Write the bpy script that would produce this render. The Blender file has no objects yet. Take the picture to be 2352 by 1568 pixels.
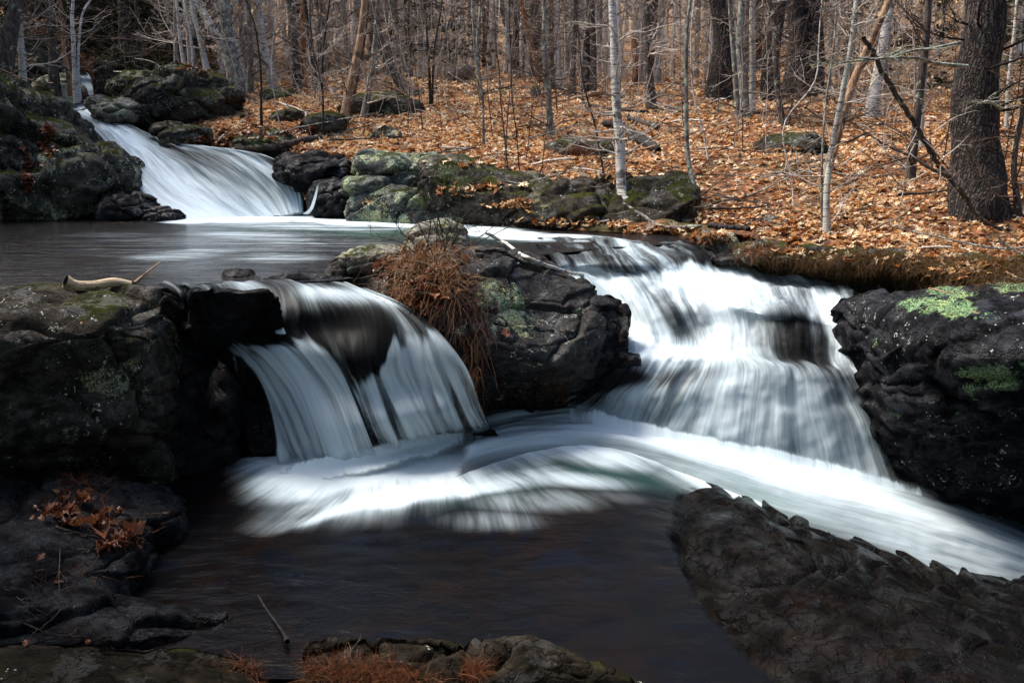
import bpy, math, random
import numpy as np
from mathutils import Vector, noise as mnoise
R = math.radians
sc = bpy.context.scene
# ------------------------------------------------------------------ camera, world, sun, exposure
H, PITCH = 2.6, 12.0
cam = bpy.data.cameras.new('camera'); camo = bpy.data.objects.new('camera', cam)
sc.collection.objects.link(camo); sc.camera = camo
camo.location = (0, 0, H); camo.rotation_euler = (R(90 - PITCH), 0, 0)
cam.sensor_width = 36; cam.lens = 35; cam.clip_start = .05; cam.clip_end = 600
SUN_EL, SUN_AZ = 58, -62            # veiled sun high on the left (azimuth from +Y)
w = bpy.data.worlds.new('World'); sc.world = w; w.use_nodes = True
nt = w.node_tree; nt.nodes.clear()
sky = nt.nodes.new('ShaderNodeTexSky'); sky.sky_type = 'NISHITA'; sky.sun_disc = False
sky.sun_elevation = R(SUN_EL); sky.sun_rotation = R(SUN_AZ); sky.air_density = 1.2; sky.dust_density = 3.0
bg = nt.nodes.new('ShaderNodeBackground'); bg.inputs[1].default_value = .15
wo = nt.nodes.new('ShaderNodeOutputWorld')
nt.links.new(sky.outputs[0], bg.inputs[0]); nt.links.new(bg.outputs[0], wo.inputs[0])
sl = bpy.data.lights.new('sun', 'SUN'); sl.energy = 3.0; sl.angle = R(20); sl.color = (1, .95, .88)
so = bpy.data.objects.new('sun', sl); sc.collection.objects.link(so)
sd = Vector((math.sin(R(SUN_AZ)) * math.cos(R(SUN_EL)), math.cos(R(SUN_AZ)) * math.cos(R(SUN_EL)), math.sin(R(SUN_EL))))
so.rotation_euler = sd.to_track_quat('Z', 'Y').to_euler(); so.location = (0, 0, 30)
sc.view_settings.view_transform = 'Standard'; sc.view_settings.look = 'None'
sc.view_settings.exposure = 1.4; sc.view_settings.gamma = 1
sc.render.engine = 'CYCLES'
cy = sc.cycles
cy.max_bounces = 6; cy.diffuse_bounces = 3; cy.glossy_bounces = 3; cy.transmission_bounces = 3; cy.transparent_max_bounces = 24
cy.use_denoising = True; cy.caustics_reflective = False; cy.caustics_refractive = False

# ------------------------------------------------------------------ helpers
FPX = 1176 / math.tan(math.atan(18 / 35)); CP, SP = math.cos(R(PITCH)), math.sin(R(PITCH))
def ray(u, v):
    a = (u - 1176) / FPX; b = (784 - v) / FPX
    return a, CP + b * SP, -SP + b * CP
def PY(u, v, Y):
    dx, dy, dz = ray(u, v); t = Y / dy
    return np.array([dx * t, Y, H + dz * t])
def PZ(u, v, z):
    dx, dy, dz = ray(u, v); t = (z - H) / dz
    return np.array([dx * t, dy * t, z])
def pix(p):
    x, y, z = p[..., 0], p[..., 1], p[..., 2] - H
    f = y * CP - z * SP; up = y * SP + z * CP
    return 1176 + FPX * x / f, 784 - FPX * up / f
def _h(ix, iy, iz, s):
    n = (ix * 374761393 + iy * 668265263 + iz * 2147483647 + s * 1274126177) & 0xffffffff
    n = ((n ^ (n >> 13)) * 1274126177) & 0xffffffff
    n = ((n ^ (n >> 16)) * 2246822519) & 0xffffffff
    return ((n ^ (n >> 15)) & 0xffffff) / float(0xffffff)
def vnoise(p, s=0):
    f = np.floor(p); t = p - f; t = t * t * t * (t * (t * 6 - 15) + 10); i = f.astype(np.int64)
    r = 0
    for dx in (0, 1):
        wx = t[:, 0] if dx else 1 - t[:, 0]
        for dy in (0, 1):
            wy = t[:, 1] if dy else 1 - t[:, 1]
            for dz in (0, 1):
                wz = t[:, 2] if dz else 1 - t[:, 2]
                r = r + wx * wy * wz * _h(i[:, 0] + dx, i[:, 1] + dy, i[:, 2] + dz, s)
    return r * 2 - 1
ROT = np.array([[.8, .6, 0], [-.48, .64, .6], [.36, -.48, .8]])
def fbm(p, o=4, s=0, ridged=False, gain=.5):
    a, r, n = 1, 0, 0
    for k in range(o):
        v = vnoise(p, s + k)
        if ridged: v = 1 - 2 * np.abs(v)
        r = r + a * v; n += a; a *= gain; p = (p @ ROT) * 2.03 + 7.1
    return r / n
def cells(p, s=0):
    """jittered cells: returns tilted-facet value and the gap between nearest and second nearest centre"""
    f = np.floor(p).astype(np.int64); d1 = np.full(len(p), 9.); d2 = d1.copy(); val = np.zeros(len(p))
    for dx in (-1, 0, 1):
        for dy in (-1, 0, 1):
            for dz in (-1, 0, 1):
                c = f + np.array([dx, dy, dz])
                h = [_h(c[:, 0], c[:, 1], c[:, 2], s + k) for k in range(7)]
                q = c + np.stack([h[0], h[1], h[2]], 1)
                e = p - q; d = np.sqrt((e ** 2).sum(1))
                g = (e[:, 0] * (h[3] - .5) + e[:, 1] * (h[4] - .5) + e[:, 2] * (h[5] - .5)) * 1.6 + (h[6] - .5) * .8
                n = d < d1; d2 = np.where(n, d1, np.minimum(d2, d)); val = np.where(n, g, val); d1 = np.where(n, d, d1)
    return val, d2 - d1
def cr(P, n):
    """Catmull-Rom through P along axis 0, n samples"""
    P = np.asarray(P, float); k = len(P)
    t = np.linspace(0, k - 1, n); i = np.minimum(t.astype(int), k - 2); f = (t - i).reshape((-1,) + (1,) * (P.ndim - 1))
    Q = np.concatenate([2 * P[:1] - P[1:2], P, 2 * P[-1:] - P[-2:-1]]); a, b, c, d = Q[i], Q[i + 1], Q[i + 2], Q[i + 3]
    return .5 * (2 * b + (c - a) * f + (2 * a - 5 * b + 4 * c - d) * f ** 2 + (3 * b - a - 3 * c + d) * f ** 3)
def grid_faces(r, c, closed_r=False, off=0):
    i = np.arange(r if closed_r else r - 1)[:, None]; j = np.arange(c - 1)[None]
    i2 = (i + 1) % r
    return np.stack([i * c + j, i * c + j + 1, i2 * c + j + 1, i2 * c + j], -1).reshape(-1, 4) + off
def normals_grid(G):
    du = np.gradient(G, axis=1); dv = np.gradient(G, axis=0); n = np.cross(du, dv)
    return n / (np.linalg.norm(n, axis=-1, keepdims=True) + 1e-9)
def link(name, me, m=None, parent=None, loc=None):
    o = bpy.data.objects.new(name, me); sc.collection.objects.link(o)
    if m is not None:
        for mm in (m if isinstance(m, (list, tuple)) else [m]): me.materials.append(mm)
    if loc is not None: o.location = loc
    if parent is not None: o.parent = parent
    return o
def mesh(name, V, F, m=None, parent=None, smooth=True, origin=None, attrs=None, uv=None, mi=None):
    """V verts, F faces (one array of quads/tris, or a list of arrays); origin becomes the object's location"""
    V = np.asarray(V, float)
    if parent is not None: origin = np.array(parent.location) if origin is None else origin
    if origin is None: origin = np.array([V[:, 0].mean(), V[:, 1].mean(), V[:, 2].min()])
    V = V - origin
    Fs = F if isinstance(F, list) else [F]
    Fs = [f for f in Fs if len(f)]
    me = bpy.data.meshes.new(name)
    nl = sum(f.size for f in Fs); nf = sum(len(f) for f in Fs)
    me.vertices.add(len(V)); me.vertices.foreach_set('co', V.astype(np.float32).ravel())
    me.loops.add(nl); li = np.concatenate([f.ravel() for f in Fs]).astype(np.int32); me.loops.foreach_set('vertex_index', li)
    me.polygons.add(nf); tot = np.concatenate([np.full(len(f), f.shape[1]) for f in Fs]).astype(np.int32)
    me.polygons.foreach_set('loop_start', np.concatenate([[0], np.cumsum(tot)[:-1]]).astype(np.int32))
    me.polygons.foreach_set('loop_total', tot)
    me.polygons.foreach_set('use_smooth', np.full(nf, smooth))
    if mi is not None: me.polygons.foreach_set('material_index', np.asarray(mi, np.int32))
    if uv is not None:
        l = me.uv_layers.new(name='UVMap'); l.data.foreach_set('uv', uv[li].astype(np.float32).ravel())
    for k, a in (attrs or {}).items():
        at = me.attributes.new(k, 'FLOAT', 'POINT'); at.data.foreach_set('value', np.asarray(a, np.float32))
    me.update(); me.validate()
    o = link(name, me, m)
    if parent is not None: o.parent = parent
    else: o.location = origin
    return o
def tag(o, label=None, cat=None, group=None, kind=None):
    if label: o['label'] = label
    if cat: o['category'] = cat
    if group: o['group'] = group
    if kind: o['kind'] = kind
    return o
def empty(name, loc, label, cat, group=None):
    o = bpy.data.objects.new(name, None); sc.collection.objects.link(o); o.location = loc; o.empty_display_size = .2
    return tag(o, label, cat, group)
def copy_thing(root, loc, rz=0, s=1, label=None, group=None):
    c = root.copy(); sc.collection.objects.link(c); c.location = loc; c.rotation_euler = (0, 0, rz); c.scale = (s, s, s)
    if label: c['label'] = label
    if group: c['group'] = group
    for ch in root.children:
        d = ch.copy(); sc.collection.objects.link(d); d.parent = c
    return c

# ------------------------------------------------------------------ materials
class NT:
    def __init__(s, name):
        s.m = bpy.data.materials.new(name); s.m.use_nodes = True; s.t = s.m.node_tree; s.t.nodes.clear()
    def n(s, kind, ins=None, **kw):
        x = s.t.nodes.new('ShaderNode' + kind)
        for k, v in kw.items(): setattr(x, k, v)
        for k, v in (ins or {}).items():
            if hasattr(v, 'is_output') or isinstance(v, bpy.types.NodeSocket): s.t.links.new(v, x.inputs[k])
            else: x.inputs[k].default_value = v
        return x
    def math(s, op, a, b=0., c=0., clamp=False): return s.n('Math', {0: a, 1: b, 2: c}, operation=op, use_clamp=clamp).outputs[0]
    def mix(s, f, a, b):
        x = s.n('Mix', {0: f, 6: a, 7: b}, data_type='RGBA'); return x.outputs[2]
    def ss(s, x, lo, hi): 
        r = s.n('MapRange', {0: x, 1: lo, 2: hi, 3: 0., 4: 1.}, interpolation_type='SMOOTHSTEP'); return r.outputs[0]
    def noise(s, vec, scale, detail=4, rough=.55, dist=0, out=0):
        return s.n('TexNoise', {'Vector': vec, 'Scale': scale, 'Detail': detail, 'Roughness': rough, 'Distortion': dist}).outputs[out]
    def scaled(s, vec, sc3, off=(0, 0, 0), rot=(0, 0, 0)): return s.n('Mapping', {'Vector': vec, 'Scale': sc3, 'Location': off, 'Rotation': rot}).outputs[0]
    def pos(s): return s.n('NewGeometry').outputs['Position']
    def ramp(s, f, stops):
        r = s.n('ValToRGB', {0: f}); e = r.color_ramp.elements
        for i, (p, c) in enumerate(stops):
            x = e[i] if i < 2 else e.new(p)
            x.position = p; x.color = (*c, 1)
        return r.outputs[0]
    def bump(s, h, st=.5, d=.02, normal=None):
        i = {'Height': h, 'Strength': st, 'Distance': d}
        if normal is not None: i['Normal'] = normal
        return s.n('Bump', i).outputs[0]
    def pbr(s, col, rough=.6, normal=None, **k):
        i = {'Base Color': col, 'Roughness': rough}
        if normal is not None: i['Normal'] = normal
        for a, b in k.items(): i[a.replace('_', ' ')] = b
        return s.n('BsdfPrincipled', i).outputs[0]
    def out(s, sh): s.n('OutputMaterial', {0: sh}); return s.m
def C4(*c): return (*c, 1.)

def rock_mat(name, c1, c2, lichen=(.32, .40, .26), la=.0, spot=0., moss=0., wet=.5, bump=1., brown=0.):
    n = NT(name); p = n.pos()
    a = n.noise(p, 1.6, 5, .6); b = n.noise(p, 9, 6, .65, .3); f = n.noise(p, 55, 4, .7)
    col = n.mix(n.ss(a, .35, .65), C4(*c1), C4(*c2))
    col = n.mix(n.math('MULTIPLY', n.ss(b, .42, .7), .6), col, C4(*[x * 2.1 for x in c2]))
    col = n.mix(n.math('MULTIPLY', n.ss(f, .5, .72), .5), col, C4(*[x * .35 for x in c1]))
    if brown: col = n.mix(n.math('MULTIPLY', n.ss(n.noise(p, 3.1, 5, .7, 1.), .5, .68), brown), col, C4(.05, .026, .012))
    up = n.n('SeparateXYZ', {0: n.n('NewGeometry').outputs['Normal']}).outputs[2]
    lm = 0.
    if la > 0:
        at = n.n('Attribute', attribute_name='lichen').outputs['Fac']
        l = n.math('ADD', n.math('ADD', n.math('MULTIPLY', n.noise(n.scaled(p, (1, 1, 1), (3, 9, 1)), 2.6, 4, .65, .8), 1.2), n.math('MULTIPLY', n.noise(p, 26, 6, .8, .4), .75)), n.math('MULTIPLY', at, .34))
        lm = n.ss(l, 1.22 - la, 1.27 - la)
        sp = n.math('MULTIPLY', n.ss(n.noise(p, 75, 4, .7), .42, .52), lm)
        lc = n.mix(n.ss(n.noise(p, 5, 3), .4, .6), C4(*lichen), C4(lichen[0] * 1.35, lichen[1] * 1.15, lichen[2] * .95))
        col = n.mix(n.math('MULTIPLY', sp, .92), col, lc); lm = sp
    if spot > 0:
        s = n.n('TexVoronoi', {'Vector': n.n('VectorMath', {0: p, 1: n.noise(p, 12, 3, out=1)}, operation='ADD').outputs[0], 'Scale': 7.}, feature='F1')
        k = n.math('MULTIPLY', n.ss(n.n('SeparateColor', {0: s.outputs['Color']}).outputs[0], 1 - spot, 1.01 - spot), n.ss(n.math('ADD', s.outputs[0], n.math('MULTIPLY', b, .5)), .56, .50))
        col = n.mix(n.math('MULTIPLY', k, n.ss(f, .35, .45)), col, C4(.42, .43, .38))
    if moss > 0:
        mm = n.math('ADD', n.math('MULTIPLY', up, .35), n.noise(p, 1.9, 5, .65, .5))
        mk = n.ss(n.math('ADD', mm, n.math('MULTIPLY', n.noise(p, 30, 4, .7), .25)), 1.02 - moss, 1.12 - moss)
        col = n.mix(mk, col, n.mix(n.noise(p, 60, 3), C4(.012, .018, .003), C4(.045, .045, .009)))
    dryf = n.ss(n.noise(p, 4.2, 6, .7), .36 + .10 * (1 - wet), .60 - .16 * (1 - wet))
    ro = n.math('ADD', n.math('MULTIPLY', dryf, .45), .14 + (1 - wet) * .4, clamp=True)
    ro = n.math('MAXIMUM', ro, n.math('MULTIPLY', lm, .9)) if la > 0 else ro
    h = n.math('ADD', n.noise(n.scaled(p, (.7, .7, 1.6), rot=(.25, -.35, 0)), 11, 10, .72, .5), n.math('MULTIPLY', n.noise(p, 90, 4, .7), .18))
    vr = n.n('TexVoronoi', {'Vector': n.n('VectorMath', {0: n.scaled(p, (1, 1, 2.6), rot=(.35, -.25, 0)), 1: n.noise(p, 4, 4, out=1)}, operation='ADD').outputs[0], 'Scale': 3.4}, feature='DISTANCE_TO_EDGE').outputs[0]
    ck = n.ss(vr, 0., .05)
    col = n.mix(ck, n.mix(.4, col, C4(.003, .003, .003)), col)
    h = n.math('ADD', h, n.math('MULTIPLY', ck, .35))
    if la > 0: h = n.math('ADD', h, n.math('MULTIPLY', lm, .12))
    nm = n.bump(h, .85 * bump, .035)
    return n.out(n.pbr(col, ro, nm, IOR=(1.5 - .22 * min(wet, 1.)) if wet <= 1 else 1.17, Specular_IOR_Level=n.math('SUBTRACT', .12 + .40 * wet, n.math('MULTIPLY', dryf, .09 + .395 * wet))))

def water_mat(name, deep=(.007, .007, .007), foamc=(.63, .71, .75), su=9., sv=.8, amp=.9, lo=.30, hi=.95, rough=.4, spec=.05, tr=.2, ior=1.33, world=False, bump=.35, tint=None, fs=5., wb=None, soft=.35):
    """silky moving water: attribute foam = how aerated, plus painted reflection streaks on the upper pool, attribute film = how opaque; streaks run along v"""
    n = NT(name)
    vec = n.n('UVMap').outputs[0] if not world else n.pos()
    F = n.n('Attribute', attribute_name='foam').outputs['Fac']; A = n.n('Attribute', attribute_name='film').outputs['Fac']
    wv = n.n('VectorMath', {0: vec, 1: n.n('VectorMath', {0: n.noise(n.scaled(vec, (1.3, .5, 1)), 1., 3, .5, out=1), 3: .28}, operation='SCALE').outputs[0]}, operation='ADD').outputs[0]
    s1 = n.noise(n.scaled(wv, (su, sv, 1.)), 1., 4, .6, .2)
    s2 = n.noise(n.scaled(wv, (su * 5, sv * 1.6, 1.)), 1., 3, .6)
    s3 = n.noise(n.scaled(wv, (su * .28, sv * .6, 1.)), 1., 2, .5)
    s = n.math('ADD', n.math('ADD', n.math('MULTIPLY', s1, .46), n.math('MULTIPLY', s2, .16)), n.math('MULTIPLY', s3, .48))
    s = n.math('ADD', n.math('MULTIPLY', n.math('SUBTRACT', s, .55), 2.0), .55)
    q = n.math('ADD', F, n.math('MULTIPLY', n.math('SUBTRACT', s, .55), n.math('MULTIPLY', n.math('MINIMUM', n.math('MULTIPLY', n.math('MAXIMUM', F, 0.), fs), 1.), amp * 2.2)))
    wht = n.ss(q, lo, hi)
    wht = n.math('MULTIPLY', wht, n.ss(F, .0, .16))
    nm = n.bump(s, bump, .03); dc = C4(*deep)
    if wb:
        nm = n.bump(n.noise(n.scaled(n.pos(), wb), 1., 6, .65, .6), bump, .03)
        k_ = n.noise(n.pos(), 1.3, 6, .7, .8); dc = n.mix(n.ss(k_, .42, .66), dc, C4(.007, .0042, .003)); dc = n.mix(n.ss(n.noise(n.pos(), 2.1, 5, .6, .8), .50, .68), dc, C4(.003, .004, .007))
    if tint is not None:
        T = n.n('Attribute', attribute_name='tint').outputs['Fac']; dc = n.mix(T, dc, C4(*tint))
    bodyc = n.mix(n.ss(wht, .0, .5), dc, C4(.10, .14, .155))
    water = n.pbr(bodyc, rough, nm, Specular_IOR_Level=spec, IOR=ior)
    foam = n.n('BsdfDiffuse', {0: C4(*foamc), 'Normal': nm}).outputs[0]
    trn = n.n('BsdfTranslucent', {0: C4(*foamc)}).outputs[0]
    foam = n.n('MixShader', {0: tr, 1: foam, 2: trn}).outputs[0]
    body = n.n('MixShader', {0: wht, 1: water, 2: foam}).outputs[0]
    e = n.ss(n.math('ADD', A, n.math('MULTIPLY', n.math('SUBTRACT', s, .5), .9)), .22, .62)
    al = n.math('MAXIMUM', n.math('MULTIPLY', n.ss(A, .0, soft), wht), n.math('MULTIPLY', e, n.ss(A, .0, .2)))
    al = n.math('MULTIPLY', al, n.ss(A, .0, .12))
    return n.out(n.n('MixShader', {0: al, 1: n.n('BsdfTransparent').outputs[0], 2: body}).outputs[0])

M = {}
M['wet'] = rock_mat('wet_rock', (.004, .004, .005), (.011, .011, .012), wet=.8, brown=.15, bump=1.)
M['wetlichen'] = rock_mat('wet_rock_lichen', (.012, .012, .013), (.040, .037, .034), la=.06, wet=.85, spot=.05, brown=.3)
M['bank'] = rock_mat('bank_rock', (.010, .009, .007), (.042, .035, .027), la=.08, wet=.35, spot=.10, moss=.10, lichen=(.20, .22, .14))
M['mossy'] = rock_mat('mossy_rock', (.014, .013, .011), (.050, .046, .038), la=.13, wet=.15, spot=.2, moss=.17, lichen=(.26, .30, .22))
M['grey'] = rock_mat('grey_rock', (.055, .052, .047), (.15, .138, .115), la=.14, wet=.2, spot=.18, moss=.10, lichen=(.33, .42, .28))
M['stone'] = rock_mat('pale_lichened_stone', (.07, .065, .056), (.19, .175, .145), la=.20, wet=.1, spot=.2, moss=.03, lichen=(.36, .42, .28))
M['pale'] = rock_mat('lichen_rock', (.022, .024, .025), (.07, .075, .068), la=.24, wet=.3, spot=.1, moss=.08, lichen=(.34, .42, .28))
M['slab'] = rock_mat('slab_rock', (.0012, .0012, .0014), (.0040, .0034, .0030), la=.0, wet=1.25, brown=.10, bump=.8)
M['fore'] = rock_mat('foreground_rock', (.007, .006, .004), (.024, .019, .013), la=.03, wet=.2, moss=.04, spot=.05, lichen=(.13, .16, .08))

# ------------------------------------------------------------------ rocks
DIP = np.array([[.93, 0, .36], [.10, .96, -.26], [-.345, .28, .895]])
def rock_shape(P, N, seed, amp, sc_=1.6, strata=0.):
    Wp = P + .22 / sc_ * np.stack([fbm(P * sc_ * 1.1, 3, seed + 40), fbm(P * sc_ * 1.1 + 9, 3, seed + 50), fbm(P * sc_ * 1.1 + 17, 3, seed + 60)], 1)
    Q = (Wp @ DIP.T) * np.array([.55, .6, 1.25])
    f, g = cells(Q * sc_ + seed * 3.7, seed); f2, g2 = cells(Q * sc_ * 2.3 + seed, seed + 20)
    d = amp * (1.25 * f + .42 * f2 + .9 * fbm(P * sc_ * .7, 3, seed) + .22 * fbm(P * sc_ * 3.1, 3, seed + 7) + .09 * fbm(P * sc_ * 9, 3, seed + 5))
    d -= amp * .65 * np.exp(-(g / .045) ** 2) + amp * .16 * np.exp(-(g2 / .06) ** 2)
    if strata:
        q = (Wp @ DIP.T)[:, 2] * 6 + fbm(P * 1.2, 3, seed + 9) * 1.4; t = q - np.floor(q)
        d += strata * (np.minimum(t * 1.3, 1) - .5 - .7 * np.exp(-((t - .97) / .05) ** 2)) * (.4 + .6 * (fbm(P * .9, 2, seed + 77) > -.1))
    return P + N * d[:, None]
def loft_rock(name, label, secs, m, seed=1, amp=.05, sc_=1.6, res=.014, back=.5, strata=0., under=.4, cat='rock', group=None, lich=None, ym=False):
    """secs: [(u, [(v, z), ...])] visible profile from back top to foot; closed at the back and both ends"""
    K = max(len(s[1]) for s in secs); L = []
    for u, prof in secs:
        P = np.array([(PY if ym else PZ)((u if len(q) == 2 else q[2]), q[0], q[1]) for q in prof])
        if len(P) < K: P = cr(P, K)
        b = P[0] + np.array([0, back, -.35]); b2 = np.array([P[0][0], P[0][1] + back, P[-1][2] - under]); f = P[-1] + np.array([0, .12, -under])
        L.append(np.concatenate([P, f[None], b2[None], b[None]]))
    L = np.array(L); c0 = L[0].mean(0); c1 = L[-1].mean(0)
    e0 = (c0 + (L[0] - c0) * .45 + (L[0] - L[1]).mean(0) * .18)[None]; e1 = (c1 + (L[-1] - c1) * .45 + (L[-1] - L[-2]).mean(0) * .18)[None]
    L = np.concatenate([(e0 * .05 + e0.mean(1, keepdims=True) * .95), e0, L, e1, (e1 * .05 + e1.mean(1, keepdims=True) * .95)])
    wid = np.linalg.norm(np.diff(L.mean(1), axis=0), axis=1).sum(); per = np.linalg.norm(np.diff(L, axis=1), axis=2).sum(1).max()
    nc = int(min(420, max(40, wid / res))); nr = int(min(420, max(50, per / res)))
    G = cr(L, nc)                                  # along u
    G = cr(np.concatenate([G, G[:, :1]], 1).transpose(1, 0, 2), nr + 1)[:-1]   # around
    Gp = np.concatenate([G[-1:], G, G[:1]]); N = normals_grid(Gp)[1:-1]
    cen = G.mean((0, 1)); 
    if ((G - G.mean(0, keepdims=True)) * N).sum() < 0: N = -N
    V = rock_shape(G.reshape(-1, 3), N.reshape(-1, 3), seed, amp, sc_, strata)
    F = grid_faces(nr, nc, True)
    o = mesh(name, V, F, m, attrs={'lichen': blobs(V, lich)} if lich else None)
    return tag(o, label, cat, group)
_ico = {}
def ico(s):
    if s not in _ico:
        import bmesh
        b = bmesh.new(); bmesh.ops.create_icosphere(b, subdivisions=s, radius=1)
        _ico[s] = (np.array([v.co[:] for v in b.verts]), np.array([[v.index for v in f.verts] for f in b.faces])); b.free()
    return _ico[s]
def boulder_mesh(c, r, seed, amp=.16, sub=5, rot=(0, 0, 0), sc_=1.1, sq=.75):
    from mathutils import Euler
    V, F = ico(sub); rm = np.array(Euler(rot).to_matrix())
    S = np.sign(V) * np.abs(V) ** sq; S = S / np.abs(S).max()      # boxier than a ball
    S = V * .45 + S * .55
    P = S * np.array(r); k = 1 / max(r)
    D = rock_shape(P * k, V, seed, amp, sc_)
    return (D / k) @ rm.T + c, F
def boulder(name, label, u, v, w_, h_, Y, m, seed, depth=None, amp=.17, sub=5, rot=(0, 0, 0), sink=.25, cat='boulder', group=None, sc_=1.7):
    """w_, h_ = size in the photograph's pixels, (u, v) = centre, Y = distance"""
    c = PY(u, v, Y); s = Y / FPX
    r = (w_ * s / 2, (depth or w_ * s * .8) / 2, h_ * s / 2 * (1 + sink)); c = c - np.array([0, 0, h_ * s / 2 * sink])
    V, F = boulder_mesh(c, r, seed, amp, sub, rot, sc_)
    return tag(mesh(name, V, F, m), label, cat, group)
#SECTION TERRAIN
# ------------------------------------------------------------------ ground: one sheet from behind the camera to the far hill
HC = [  # (u, v, Y): hillside points
 (2352, 640, 9.2), (2100, 585, 9.8), (1800, 560, 10.2), (2300, 550, 10.6), (1900, 545, 10.9), (1600, 545, 11.5), (2200, 470, 11.8), (1700, 480, 12.0),
 (2000, 400, 14.2), (2352, 400, 13.5), (1700, 380, 14.3), (1400, 380, 14.8), (1100, 350, 15.2), (900, 330, 15.4), (1700, 270, 19), (1500, 260, 19.5), (1260, 310, 17),
 (2000, 280, 18.5), (2300, 260, 17.5), (1000, 250, 19), (800, 290, 17), (640, 310, 16.6), (540, 250, 19), (660, 200, 23), (1100, 185, 25), (1300, 182, 26.5), (1500, 190, 27),
 (800, 190, 24), (1750, 200, 26), (2000, 210, 24), (2300, 130, 30), (540, 180, 26), (330, 130, 31), (420, 190, 24), (200, 90, 36)]
Hp = [PY(*c) for c in HC]
Hp += [np.array(c, float) for c in [(-9.5, 14.5, 2.2), (-11, 17, 3.0), (-14, 15, 3.4), (-14, 11, 2.6), (-10, 10.5, 1.9), (-20, 20, 5.5), (-15, 25, 5.6), (-12, 32, 5.6), (-20, 40, 8), (-40, 20, 10), (-8, 40, 5.4), (0, 40, 4.6),
       (8, 40, 5.0), (16, 40, 6.5), (28, 40, 9), (12, 10, 2.0), (11, 14, 2.6), (18, 20, 4.2), (25, 14, 5.2), (40, 25, 11), (12, 5, 1.6), (25, 2, 4), (-8, 60, 8.5), (6, 60, 8.2), (20, 60, 11), (-30, 60, 13), (45, 60, 17),
       (0, 80, 12.5), (-30, 85, 18), (30, 85, 18), (0, 110, 17), (60, 110, 26), (-60, 110, 26), (-60, 40, 17), (0, 160, 20), (80, 160, 30), (-80, 160, 30),
       (0, 0, .95), (-1.5, 2.2, .55), (0, 2.8, .40), (1.5, 2.2, .45), (-2.5, 3, .3), (-2.6, 4.4, .0), (-3.4, 5.5, .1), (-4.2, 6.2, .3), (0, 3.6, 0.05), (3, 3, .1), (4, 4.5, -.3), (-5, 4, .5), (0, -6, 1.6), (-8, 0, 1.2), (8, 0, 1.0), (-12, 5, 1.4), (0, -20, 3), (-40, -15, 6), (40, -15, 7),
       (-6.5, 6.8, 1.2), (-9, 8, 1.6), (7.5, 7, 1.45), (9, 5, 1.4), (5.5, 4, .5)]]
Hp = np.array(Hp)
def sms(x, a, b): t = np.clip((x - a) / (b - a), 0, 1); return t * t * (3 - 2 * t)
def _tps(a, b):
    r2 = ((a[:, None, :2] - b[None, :, :2]) ** 2).sum(-1); return .5 * r2 * np.log(r2 + 1e-9)
_K = _tps(Hp, Hp) + np.eye(len(Hp)) * .4; _Q = np.c_[np.ones(len(Hp)), Hp[:, :2]]
_S = np.linalg.solve(np.block([[_K, _Q], [_Q.T, np.zeros((3, 3))]]), np.r_[Hp[:, 2], 0, 0, 0])
def hill(x, y):
    p = np.c_[x, y]; z = np.zeros(len(p))
    for i in range(0, len(p), 40000):
        q = p[i:i + 40000]; z[i:i + 40000] = _tps(q, Hp) @ _S[:len(Hp)] + _S[len(Hp)] + q @ _S[-2:]
    return z
def XY(l): return np.array([PZ(u, v, z)[:2] for u, v, z in l])
UP = np.concatenate([np.array([[-12, 7.6], [-12, 13.2]]), XY([(0, 498, 1.4), (420, 500, 1.4), (560, 478, 1.6), (700, 478, 1.5), (900, 505, 1.4), (1150, 520, 1.4), (1400, 532, 1.4), (1600, 555, 1.35), (1700, 590, 1.3),
      (1850, 618, 1.2), (2050, 645, 1.2), (1950, 690, 1.1), (1500, 640, 1.2), (1150, 610, 1.4), (800, 650, 1.4), (300, 660, 1.4)])])
LOW = np.concatenate([XY([(480, 1140, 0), (560, 1060, .05), (900, 1000, .1), (1130, 940, .2), (1330, 925, .25), (1480, 760, .8), (1600, 700, 1.), (1850, 700, 1.), (1980, 800, .6), (2040, 960, .1), (2140, 1130, -.2), (2500, 1210, -.4)]), np.array([[6.5, 5.2], [6, 4.2], [3, 3.9], [0, 4.2], [-1.6, 4.5], [-2.1, 5.4]])])
def UY(u, v):
    a = np.interp(v, [140, 170, 215, 222, 250, 350, 510], [25.5, 24.3, 23.8, 20.6, 19, 15.6, 13.7]); b = np.interp(v, [300, 350, 500], [16.8, 15.1, 14.2]); k = float(sms(np.float64(u), 430, 600))
    return a * (1 - k) + b * k
CAS = np.array([PY(u, v, UY(u, v))[:2] for u, v in [(170, 252), (245, 252), (420, 322), (600, 345), (705, 430), (700, 500), (560, 512), (410, 512), (260, 380)]])
CA2 = np.array([PY(u, v, y)[:2] for u, v, y in [(120, 240, 19.6), (240, 240, 19.4), (245, 222, 21.5), (235, 215, 24), (215, 168, 24.6), (170, 168, 24.6), (170, 215, 24), (110, 225, 21)]])
def sdf(x, y, poly):
    p = np.c_[x, y]; a = poly; b = np.roll(poly, -1, 0); d = np.full(len(p), 1e9); ins = np.zeros(len(p), bool)
    for i in range(len(a)):
        e = b[i] - a[i]; q = p - a[i]; t = np.clip((q @ e) / (e @ e), 0, 1); d = np.minimum(d, np.linalg.norm(q - t[:, None] * e, axis=1))
        c = ((a[i][1] > p[:, 1]) != (b[i][1] > p[:, 1])) & (p[:, 0] < (b[i][0] - a[i][0]) * (p[:, 1] - a[i][1]) / (b[i][1] - a[i][1] + 1e-12) + a[i][0]); ins ^= c
    return np.where(ins, -d, d)
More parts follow.
